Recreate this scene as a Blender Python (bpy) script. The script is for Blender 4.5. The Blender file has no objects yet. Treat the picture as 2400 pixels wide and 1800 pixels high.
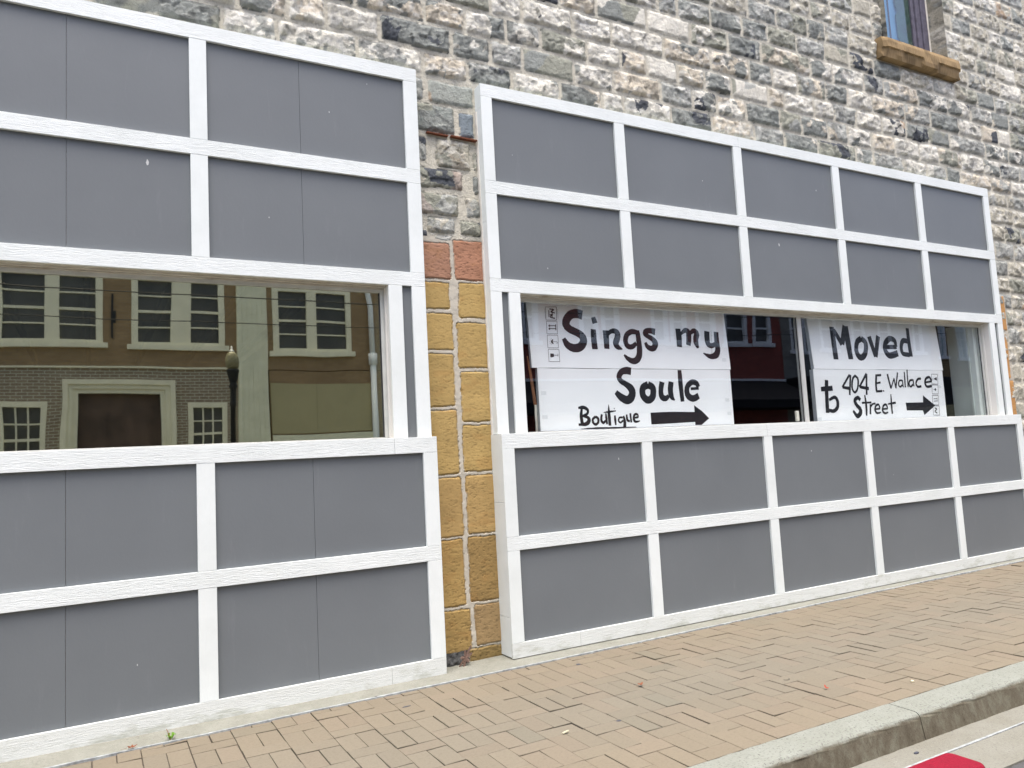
import bpy, bmesh, math, random
import numpy as np
from mathutils import Matrix, Vector

R = math.radians
H0 = 1.29            # camera height above the pavement; wall data below are measured from it
SC = bpy.context.scene
COL = SC.collection
rnd = random.Random(7)

# ------------------------------------------------------------------ camera, sky, sun, exposure
cam_d = bpy.data.cameras.new('camera')
cam_d.sensor_width = 36.0
cam_d.lens = 1797.6 / 2400 * 36
cam_d.clip_start = 0.05
cam_d.clip_end = 500
cam = bpy.data.objects.new('camera', cam_d)
COL.objects.link(cam)
r_ = Vector((0.87619844, -0.47896893, -0.05352629))
u_ = Vector((0.00201141, -0.10742666, 0.99421098))
f_ = Vector((0.48194632, 0.87123377, 0.09316367))
cam.matrix_world = Matrix(((r_.x, u_.x, -f_.x, 0.0), (r_.y, u_.y, -f_.y, -4.485),
                           (r_.z, u_.z, -f_.z, H0), (0, 0, 0, 1)))
SC.camera = cam

SUN_EL, SUN_AZ = 75, 200      # azimuth clockwise from +Y
world = bpy.data.worlds.new('World')
SC.world = world
world.use_nodes = True
wn = world.node_tree
wn.nodes.clear()
wo = wn.nodes.new('ShaderNodeOutputWorld')
wb = wn.nodes.new('ShaderNodeBackground')
sk = wn.nodes.new('ShaderNodeTexSky')
sk.sky_type = 'NISHITA'
sk.sun_disc = False
sk.sun_elevation = R(SUN_EL)
sk.sun_rotation = R(SUN_AZ)
sk.air_density = 0.4
sk.dust_density = 4.2
sk.ozone_density = 1.0
wb.inputs['Strength'].default_value = 0.15
wn.links.new(sk.outputs[0], wb.inputs[0])
wn.links.new(wb.outputs[0], wo.inputs[0])

sun_d = bpy.data.lights.new('sun', 'SUN')
sun_d.energy = 0.65
sun_d.angle = R(40)
sun_d.color = (1.0, 0.975, 0.93)
sun = bpy.data.objects.new('sun', sun_d)
COL.objects.link(sun)
sd = Vector((math.sin(R(SUN_AZ)) * math.cos(R(SUN_EL)), math.cos(R(SUN_AZ)) * math.cos(R(SUN_EL)), math.sin(R(SUN_EL))))
sun.rotation_euler = sd.to_track_quat('Z', 'Y').to_euler()
sun.location = (-4, -8, 18)

SC.view_settings.view_transform = 'Standard'
SC.view_settings.look = 'None'
SC.view_settings.exposure = 1.85
SC.view_settings.gamma = 1.0

# ------------------------------------------------------------------ helpers
def link_mesh(name, me, mat=None, parent=None):
    o = bpy.data.objects.new(name, me)
    COL.objects.link(o)
    if mat is not None:
        me.materials.append(mat)
    if parent is not None:
        o.parent = parent
    return o

def tag(o, label=None, cat=None, group=None, kind=None):
    for k, v in (('label', label), ('category', cat), ('group', group), ('kind', kind)):
        if v:
            o[k] = v
    return o

def thing(name, label, cat, group=None):
    o = bpy.data.objects.new(name, None)
    o.empty_display_size = 0.1
    COL.objects.link(o)
    return tag(o, label, cat, group)

class MB:
    """collects boxes and tubes for ONE mesh object"""
    def __init__(self):
        self.bm = bmesh.new()

    def box(self, x0, x1, y0, y1, z0, z1, bevel=0.0):
        v = [self.bm.verts.new((x, y, z)) for x in (x0, x1) for y in (y0, y1) for z in (z0, z1)]
        fs = [self.bm.faces.new([v[i] for i in q]) for q in
              ((0, 1, 3, 2), (4, 6, 7, 5), (0, 4, 5, 1), (2, 3, 7, 6), (0, 2, 6, 4), (1, 5, 7, 3))]
        if bevel:
            es = set(e for f in fs for e in f.edges)
            bmesh.ops.bevel(self.bm, geom=list(es), offset=bevel, segments=2, affect='EDGES', profile=0.6)
        return self

    def tube(self, pts, rad, n=10, closed=True):
        pts = [Vector(p) for p in pts]
        rad = rad if isinstance(rad, (list, tuple)) else [rad] * len(pts)
        rings = []
        for i, p in enumerate(pts):
            d = (pts[min(i + 1, len(pts) - 1)] - pts[max(i - 1, 0)]).normalized()
            a = d.cross(Vector((0, 0, 1)))
            if a.length < 1e-3:
                a = d.cross(Vector((1, 0, 0)))
            a.normalize()
            b = d.cross(a)
            rings.append([self.bm.verts.new(p + (a * math.cos(t) + b * math.sin(t)) * rad[i])
                          for t in [2 * math.pi * k / n for k in range(n)]])
        for i in range(len(rings) - 1):
            for k in range(n):
                self.bm.faces.new((rings[i][k], rings[i][(k + 1) % n], rings[i + 1][(k + 1) % n], rings[i + 1][k]))
        if closed:
            self.bm.faces.new(rings[0][::-1])
            self.bm.faces.new(rings[-1])
        return self

    def lathe(self, cx, cy, prof, n=20):
        rings = [[self.bm.verts.new((cx + r * math.cos(2 * math.pi * k / n), cy + r * math.sin(2 * math.pi * k / n), z))
                  for k in range(n)] for r, z in prof]
        for i in range(len(rings) - 1):
            for k in range(n):
                self.bm.faces.new((rings[i][k], rings[i][(k + 1) % n], rings[i + 1][(k + 1) % n], rings[i + 1][k]))
        self.bm.faces.new(rings[0][::-1])
        self.bm.faces.new(rings[-1])
        return self

    def prism(self, pts, y0, y1):
        """outline in X,Z extruded along Y"""
        a = [self.bm.verts.new((x, y0, z)) for x, z in pts]
        b = [self.bm.verts.new((x, y1, z)) for x, z in pts]
        self.bm.faces.new(a)
        self.bm.faces.new(b[::-1])
        n = len(pts)
        for i in range(n):
            self.bm.faces.new((a[i], b[i], b[(i + 1) % n], a[(i + 1) % n]))
        return self

    def slab(self, pts, z0, z1):
        """outline in X,Y extruded along Z"""
        a = [self.bm.verts.new((x, y, z0)) for x, y in pts]
        b = [self.bm.verts.new((x, y, z1)) for x, y in pts]
        self.bm.faces.new(a[::-1])
        self.bm.faces.new(b)
        n = len(pts)
        for i in range(n):
            self.bm.faces.new((a[i], a[(i + 1) % n], b[(i + 1) % n], b[i]))
        return self

    def build(self, name, mat, parent=None, smooth=False):
        bmesh.ops.recalc_face_normals(self.bm, faces=self.bm.faces[:])
        me = bpy.data.meshes.new(name)
        self.bm.to_mesh(me)
        self.bm.free()
        if smooth:
            me.polygons.foreach_set('use_smooth', [True] * len(me.polygons))
        return link_mesh(name, me, mat, parent)

def np_mesh(name, V, F, mat, parent=None, col=None, smooth=True):
    me = bpy.data.meshes.new(name)
    V = np.asarray(V, np.float32)
    F = np.asarray(F, np.int32)
    me.vertices.add(len(V))
    me.vertices.foreach_set('co', V.ravel())
    k = F.shape[1]
    me.loops.add(F.size)
    me.loops.foreach_set('vertex_index', F.ravel())
    me.polygons.add(len(F))
    me.polygons.foreach_set('loop_start', np.arange(len(F), dtype=np.int32) * k)
    me.update(calc_edges=True)
    me.validate()
    me.polygons.foreach_set('use_smooth', np.full(len(F), bool(smooth)))
    if col is not None:
        at = me.attributes.new('tint', 'FLOAT_COLOR', 'POINT')
        at.data.foreach_set('color', np.concatenate([col, np.ones((len(col), 1))], 1).astype(np.float32).ravel())
    return link_mesh(name, me, mat, parent)

# ------------------------------------------------------------------ materials
class MT:
    def __init__(self, name):
        self.m = bpy.data.materials.new(name)
        self.m.use_nodes = True
        self.t = self.m.node_tree
        self.t.nodes.clear()
        self.out = self.n('ShaderNodeOutputMaterial')
        self.co = self.n('ShaderNodeTexCoord')

    def n(self, kind, **kw):
        x = self.t.nodes.new(kind)
        for k, v in kw.items():
            setattr(x, k, v)
        return x

    def l(self, a, b):
        self.t.links.new(a, b)
        return self

    def coords(self, scale=(1, 1, 1)):
        mp = self.n('ShaderNodeMapping')
        mp.inputs['Scale'].default_value = scale
        self.l(self.co.outputs['Object'], mp.inputs['Vector'])
        return mp.outputs[0]

    def noise(self, scale, detail=4, rough=0.55, st=(1, 1, 1), dist=0.0):
        x = self.n('ShaderNodeTexNoise')
        x.inputs['Scale'].default_value = scale
        x.inputs['Detail'].default_value = detail
        x.inputs['Roughness'].default_value = rough
        x.inputs['Distortion'].default_value = dist
        self.l(self.coords(st), x.inputs['Vector'])
        return x.outputs['Fac']

    def ramp(self, fac, stops):
        x = self.n('ShaderNodeValToRGB')
        e = x.color_ramp.elements
        while len(e) < len(stops):
            e.new(0.5)
        for el, (p, c) in zip(e, stops):
            el.position = p
            el.color = (c, c, c, 1) if isinstance(c, (int, float)) else (*c, 1)
        self.l(fac, x.inputs[0])
        return x.outputs[0]

    def mix(self, fac, a, b, mode='MIX'):
        x = self.n('ShaderNodeMix', data_type='RGBA', blend_type=mode)
        for s, v in ((x.inputs[0], fac), (x.inputs[6], a), (x.inputs[7], b)):
            if isinstance(v, (int, float)):
                s.default_value = v
            elif isinstance(v, tuple):
                s.default_value = (*v, 1)
            else:
                self.l(v, s)
        return x.outputs[2]

    def math(self, op, a, b=0.0):
        x = self.n('ShaderNodeMath', operation=op)
        for s, v in ((x.inputs[0], a), (x.inputs[1], b)):
            if isinstance(v, (int, float)):
                s.default_value = v
            else:
                self.l(v, s)
        return x.outputs[0]

    def bump(self, h, strength=0.3, dist=0.01, nrm=None):
        x = self.n('ShaderNodeBump')
        x.inputs['Strength'].default_value = strength
        x.inputs['Distance'].default_value = dist
        self.l(h, x.inputs['Height'])
        if nrm is not None:
            self.l(nrm, x.inputs['Normal'])
        return x.outputs[0]

    def bsdf(self, color, rough=0.7, nrm=None, spec=0.4, metal=0.0):
        b = self.n('ShaderNodeBsdfPrincipled')
        if isinstance(color, tuple):
            b.inputs['Base Color'].default_value = (*color, 1)
        else:
            self.l(color, b.inputs['Base Color'])
        if isinstance(rough, (int, float)):
            b.inputs['Roughness'].default_value = rough
        else:
            self.l(rough, b.inputs['Roughness'])
        b.inputs['Specular IOR Level'].default_value = spec
        b.inputs['Metallic'].default_value = metal
        if nrm is not None:
            self.l(nrm, b.inputs['Normal'])
        self.l(b.outputs[0], self.out.inputs['Surface'])
        return self.m

def m_simple(name, c, rough=0.6, var=0.12, scale=6, bump=0.0, spec=0.4, metal=0.0, bscale=60):
    t = MT(name)
    v = t.noise(scale, 5, 0.6)
    lo = tuple(x * (1 - var) for x in c)
    hi = tuple(min(1, x * (1 + var)) for x in c)
    colr = t.ramp(v, [(0.3, lo), (0.7, hi)])
    n = t.bump(t.noise(bscale, 4), bump, 0.004) if bump else None
    return t.bsdf(colr, rough, n, spec, metal)

def m_trim(name, grain):
    """white painted embossed boards"""
    t = MT(name)
    st = (1.6, 6, 17) if grain == 'rail' else (17, 6, 1.6)
    g = t.noise(6.5, 6, 0.68, st, 1.5)
    dirt = t.noise(2.3, 6, 0.7)
    fine = t.noise(38, 4, 0.7, (0.6, 1, 1))
    base = t.ramp(dirt, [(0.25, (0.655, 0.705, 0.675)), (0.6, (0.735, 0.785, 0.76))])
    base = t.mix(t.ramp(g, [(0.36, 0.34 if grain == 'rail' else 0.08), (0.46, 0.0)]), base, (0.50, 0.53, 0.51))
    base = t.mix(t.ramp(fine, [(0.70, 0.0), (0.82, 0.30)]), base, (0.50, 0.49, 0.44))
    nb = t.bump(g, 0.55 if grain == 'rail' else 0.14, 0.007)
    return t.bsdf(base, 0.52, nb, 0.35)

def m_trim_base():
    """bottom boards: paint worn, green-grey weathering near the pavement"""
    t = MT('trim_base_board')
    g = t.noise(6.5, 5, 0.62, (2.2, 6, 30), 1.2)
    dirt = t.noise(7, 7, 0.72, (0.7, 1, 2.2))
    sx = t.n('ShaderNodeSeparateXYZ')
    t.l(t.co.outputs['Object'], sx.inputs[0])
    low = t.ramp(t.math('MULTIPLY', sx.outputs[2], 6.0), [(0.0, 0.10), (0.55, 0.0)])
    base = t.mix(t.ramp(t.math('ADD', dirt, low), [(0.56, 0.0), (0.70, 0.75)]), (0.64, 0.67, 0.635), (0.40, 0.42, 0.35))
    base = t.mix(t.ramp(g, [(0.30, 0.4), (0.42, 0.0)]), base, (0.55, 0.56, 0.52))
    return t.bsdf(base, 0.6, t.bump(g, 0.6, 0.006), 0.3)

def m_panel():
    t = MT('grey_panel_paint')
    v = t.noise(0.9, 5, 0.6)
    f = t.noise(70, 3, 0.6, (1, 1, 0.7))
    s = t.noise(5, 6, 0.7, (2.5, 1, 0.4))
    c = t.ramp(v, [(0.3, (0.137, 0.153, 0.159)), (0.7, (0.158, 0.176, 0.182))])
    c = t.mix(t.ramp(f, [(0.3, 0.10), (0.7, 0.0)]), c, (0.14, 0.145, 0.165))
    c = t.mix(t.ramp(s, [(0.60, 0.0), (0.82, 0.24)]), c, (0.27, 0.28, 0.29))
    nb = t.bump(f, 0.16, 0.003)
    return t.bsdf(c, 0.5, nb, 0.35)

def m_tint(name, bump=0.6, fine=45, rough=0.85, speck=0.35, dist=0.012):
    """masonry: own colour per stone from the mesh, mineral mottling on top"""
    t = MT(name)
    a = t.n('ShaderNodeAttribute', attribute_name='tint')
    n1 = t.noise(fine, 7, 0.7, (1, 1, 1), 0.6)
    n2 = t.noise(fine * 2.6, 5, 0.7)
    c = t.mix(t.ramp(n1, [(0.36, speck), (0.52, 0.0)]), a.outputs['Color'], (0.42, 0.42, 0.42), 'MULTIPLY')
    c = t.mix(t.ramp(n2, [(0.60, 0.0), (0.72, speck)]), c, (1.28, 1.27, 1.22), 'MULTIPLY')
    nb = t.bump(n1, bump, dist)
    nb = t.bump(n2, bump * 0.5, dist * 0.4, nb)
    return t.bsdf(c, rough, nb, 0.25)

def m_glass(name, r0, tint=(1, 1, 1), trans=(0.93, 0.95, 0.94), wave=0.03):
    """thin pane: clear transmission plus mirror reflection growing towards grazing angles (Schlick)"""
    t = MT(name)
    tr = t.n('ShaderNodeBsdfTransparent')
    tr.inputs[0].default_value = (*trans, 1)
    gl = t.n('ShaderNodeBsdfGlossy')
    gl.inputs['Color'].default_value = (*tint, 1)
    gl.inputs['Roughness'].default_value = 0.012
    ge = t.n('ShaderNodeNewGeometry')
    dt = t.n('ShaderNodeVectorMath', operation='DOT_PRODUCT')
    t.l(ge.outputs['Normal'], dt.inputs[0])
    t.l(ge.outputs['Incoming'], dt.inputs[1])
    c = t.math('SUBTRACT', 1.0, t.math('ABSOLUTE', dt.outputs['Value']))
    fr = t.math('ADD', r0, t.math('MULTIPLY', t.math('POWER', c, 5.0), 1 - r0))
    if wave:
        nb = t.bump(t.noise(1.7, 1, 0.4), wave, 0.02)
        t.l(nb, gl.inputs['Normal'])
    mx = t.n('ShaderNodeMixShader')
    t.l(fr, mx.inputs[0])
    t.l(tr.outputs[0], mx.inputs[1])
    t.l(gl.outputs[0], mx.inputs[2])
    t.l(mx.outputs[0], t.out.inputs['Surface'])
    return t.m

def m_concrete(name, c, dark, amt=0.6, scale=7, face=None):
    t = MT(name)
    n = t.noise(scale, 8, 0.72)
    s = t.noise(90, 5, 0.75)
    s2 = t.noise(160, 3, 0.6)
    col = t.mix(t.ramp(n, [(0.38, 0.0), (0.68, amt)]), c, dark)
    col = t.mix(t.ramp(s, [(0.34, 0.7), (0.46, 0.0)]), col, tuple(x * 0.45 for x in c))
    col = t.mix(t.ramp(s2, [(0.62, 0.0), (0.74, 0.6)]), col, tuple(min(1, x * 1.7) for x in c))
    if face is not None:      # grime on the face below a height
        sx = t.n('ShaderNodeSeparateXYZ')
        t.l(t.co.outputs['Object'], sx.inputs[0])
        f = t.math('ADD', t.math('MULTIPLY', sx.outputs[2], -20.0), t.math('MULTIPLY', t.noise(11, 8, 0.8), 1.0))
        st = t.noise(13, 8, 0.75, (1, 1, 0.6))
        g = t.ramp(st, [(0.36, face[0]), (0.52, face[1]), (0.66, face[2])])
        col = t.mix(t.ramp(f, [(0.72, 0.0), (1.05, 0.9)]), col, g)
        col = t.mix(t.ramp(s, [(0.34, 0.5), (0.46, 0.0)]), col, (0.05, 0.045, 0.035))
    nb = t.bump(s, 0.35, 0.006)
    return t.bsdf(col, 0.88, nb, 0.25)

M = {}
M['rail'] = m_trim('trim_rail_paint', 'rail')
M['post'] = m_trim('trim_post_paint', 'post')
M['base'] = m_trim_base()
M['panel'] = m_panel()
M['chip'] = m_simple('bare_chip', (0.55, 0.56, 0.54), 0.8)
M['stone'] = m_tint('rock_faced_stone', 0.9, 46, 0.85, 0.36, 0.016)
M['sand'] = m_tint('sandstone', 0.28, 30, 0.9, 0.16, 0.006)
M['brick'] = m_tint('paver_brick', 0.30, 70, 0.82, 0.22, 0.004)
M['glassL'] = m_glass('window_glass', 0.42, (1.0, 0.97, 0.78), (0.80, 0.84, 0.80), 0.05)
M['glassR'] = m_glass('window_glass_clear', 0.07, (0.95, 0.98, 1.0), (0.985, 0.995, 0.995), 0.04)
M['alu'] = m_simple('aluminium_frame', (0.58, 0.60, 0.57), 0.4, 0.1, 9, 0, 0.5, 0.25)
M['gasket'] = m_simple('gasket', (0.03, 0.03, 0.032), 0.6)
M['caulk'] = m_simple('caulk', (0.66, 0.64, 0.57), 0.8, 0.15, 12, 0.2)
t = MT('weathered_liner')
n = t.noise(4, 7, 0.75, (1, 5, 5), 1.0)
M['liner'] = t.bsdf(t.ramp(n, [(0.30, (0.20, 0.15, 0.10)), (0.42, (0.46, 0.43, 0.36)), (0.60, (0.60, 0.59, 0.53))]), 0.75,
                    t.bump(n, 0.4, 0.006))
M['jamb'] = m_simple('jamb_paint', (0.66, 0.66, 0.62), 0.55, 0.06, 5)
M['room'] = m_simple('room_plaster', (0.20, 0.185, 0.155), 0.9)
M['joist'] = m_simple('dark_joist', (0.02, 0.018, 0.016), 0.9)
M['dark'] = m_simple('dark_interior', (0.012, 0.012, 0.014), 0.9)
M['board'] = m_simple('white_board', (0.87, 0.90, 0.90), 0.6, 0.03, 2.5)
M['edge'] = m_simple('board_edge', (0.50, 0.55, 0.58), 0.7, 0.15, 12)
M['ink'] = m_simple('black_paint', (0.007, 0.008, 0.011), 0.7, 0.5, 25)
M['symbol'] = m_simple('printed_black', (0.03, 0.03, 0.03), 0.6)
M['pole'] = m_simple('bare_wood', (0.24, 0.11, 0.05), 0.7, 0.3, 14)
M['white'] = m_simple('white_plastic', (0.72, 0.71, 0.62), 0.4)
M['strip'] = m_concrete('concrete_strip', (0.245, 0.25, 0.21), (0.17, 0.17, 0.135), 0.7, 6)
M['kerb'] = m_concrete('kerb_concrete', (0.235, 0.25, 0.215), (0.185, 0.195, 0.16), 0.6, 5,
                       ((0.065, 0.05, 0.03), (0.105, 0.09, 0.06), (0.15, 0.145, 0.105)))
M['gutter'] = m_concrete('gutter_concrete', (0.215, 0.215, 0.18), (0.165, 0.158, 0.122), 0.6, 4)
M['sealant'] = m_simple('joint_sealant', (0.30, 0.325, 0.32), 0.8, 0.45, 26, 0.5)
M['asphalt'] = m_concrete('asphalt', (0.09, 0.09, 0.088), (0.06, 0.06, 0.06), 0.6, 9)
M['sandbed'] = m_simple('joint_sand', (0.075, 0.058, 0.046), 0.95, 0.3, 30)
M['red'] = m_concrete('red_paint', (0.22, 0.004, 0.020), (0.15, 0.004, 0.014), 0.7, 14)
M['rust'] = m_simple('rusty_iron', (0.16, 0.05, 0.022), 0.85, 0.5, 40, 0.5)
M['rubble'] = m_simple('dark_rubble', (0.06, 0.062, 0.06), 0.95, 0.6, 45, 0.8)

# ------------------------------------------------------------------ value noise for masonry relief
def _h(i, j, s):
    x = np.sin(i * 127.1 + j * 311.7 + s * 74.7) * 43758.5453
    return x - np.floor(x)

def vn(x, y, s=0):
    i, j = np.floor(x), np.floor(y)
    a, b = x - i, y - j
    a = a * a * (3 - 2 * a)
    b = b * b * (3 - 2 * b)
    return (_h(i, j, s) * (1 - a) + _h(i + 1, j, s) * a) * (1 - b) + (_h(i, j + 1, s) * (1 - a) + _h(i + 1, j + 1, s) * a) * b

def fbm(x, y, s=0, o=4):
    t, a = 0, 0.5
    for k in range(o):
        t = t + a * vn(x, y, s + k * 13)
        x, y, a = x * 2.03 + 3.1, y * 2.03 + 7.7, a * 0.5
    return t / (1 - 0.5 ** o)

def cells(x, y, s=0):
    """nearest jittered cell: distance, second distance and a random value of the cell"""
    i, j = np.floor(x), np.floor(y)
    d1 = np.full(x.shape, 9.0)
    d2 = np.full(x.shape, 9.0)
    v = np.zeros(x.shape)
    gx = np.zeros(x.shape)
    gy = np.zeros(x.shape)
    for di in (-1, 0, 1):
        for dj in (-1, 0, 1):
            ci, cj = i + di, j + dj
            px, py = ci + _h(ci, cj, s + 1), cj + _h(ci, cj, s + 2)
            d = np.hypot(x - px, y - py)
            n = d < d1
            d2 = np.where(n, d1, np.minimum(d2, d))
            v = np.where(n, _h(ci, cj, s + 3), v)
            gx = np.where(n, (x - px) * (_h(ci, cj, s + 4) - 0.5) + (y - py) * (_h(ci, cj, s + 5) - 0.5), gx)
            d1 = np.where(n, d, d1)
    return d1, d2, v, gx

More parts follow.
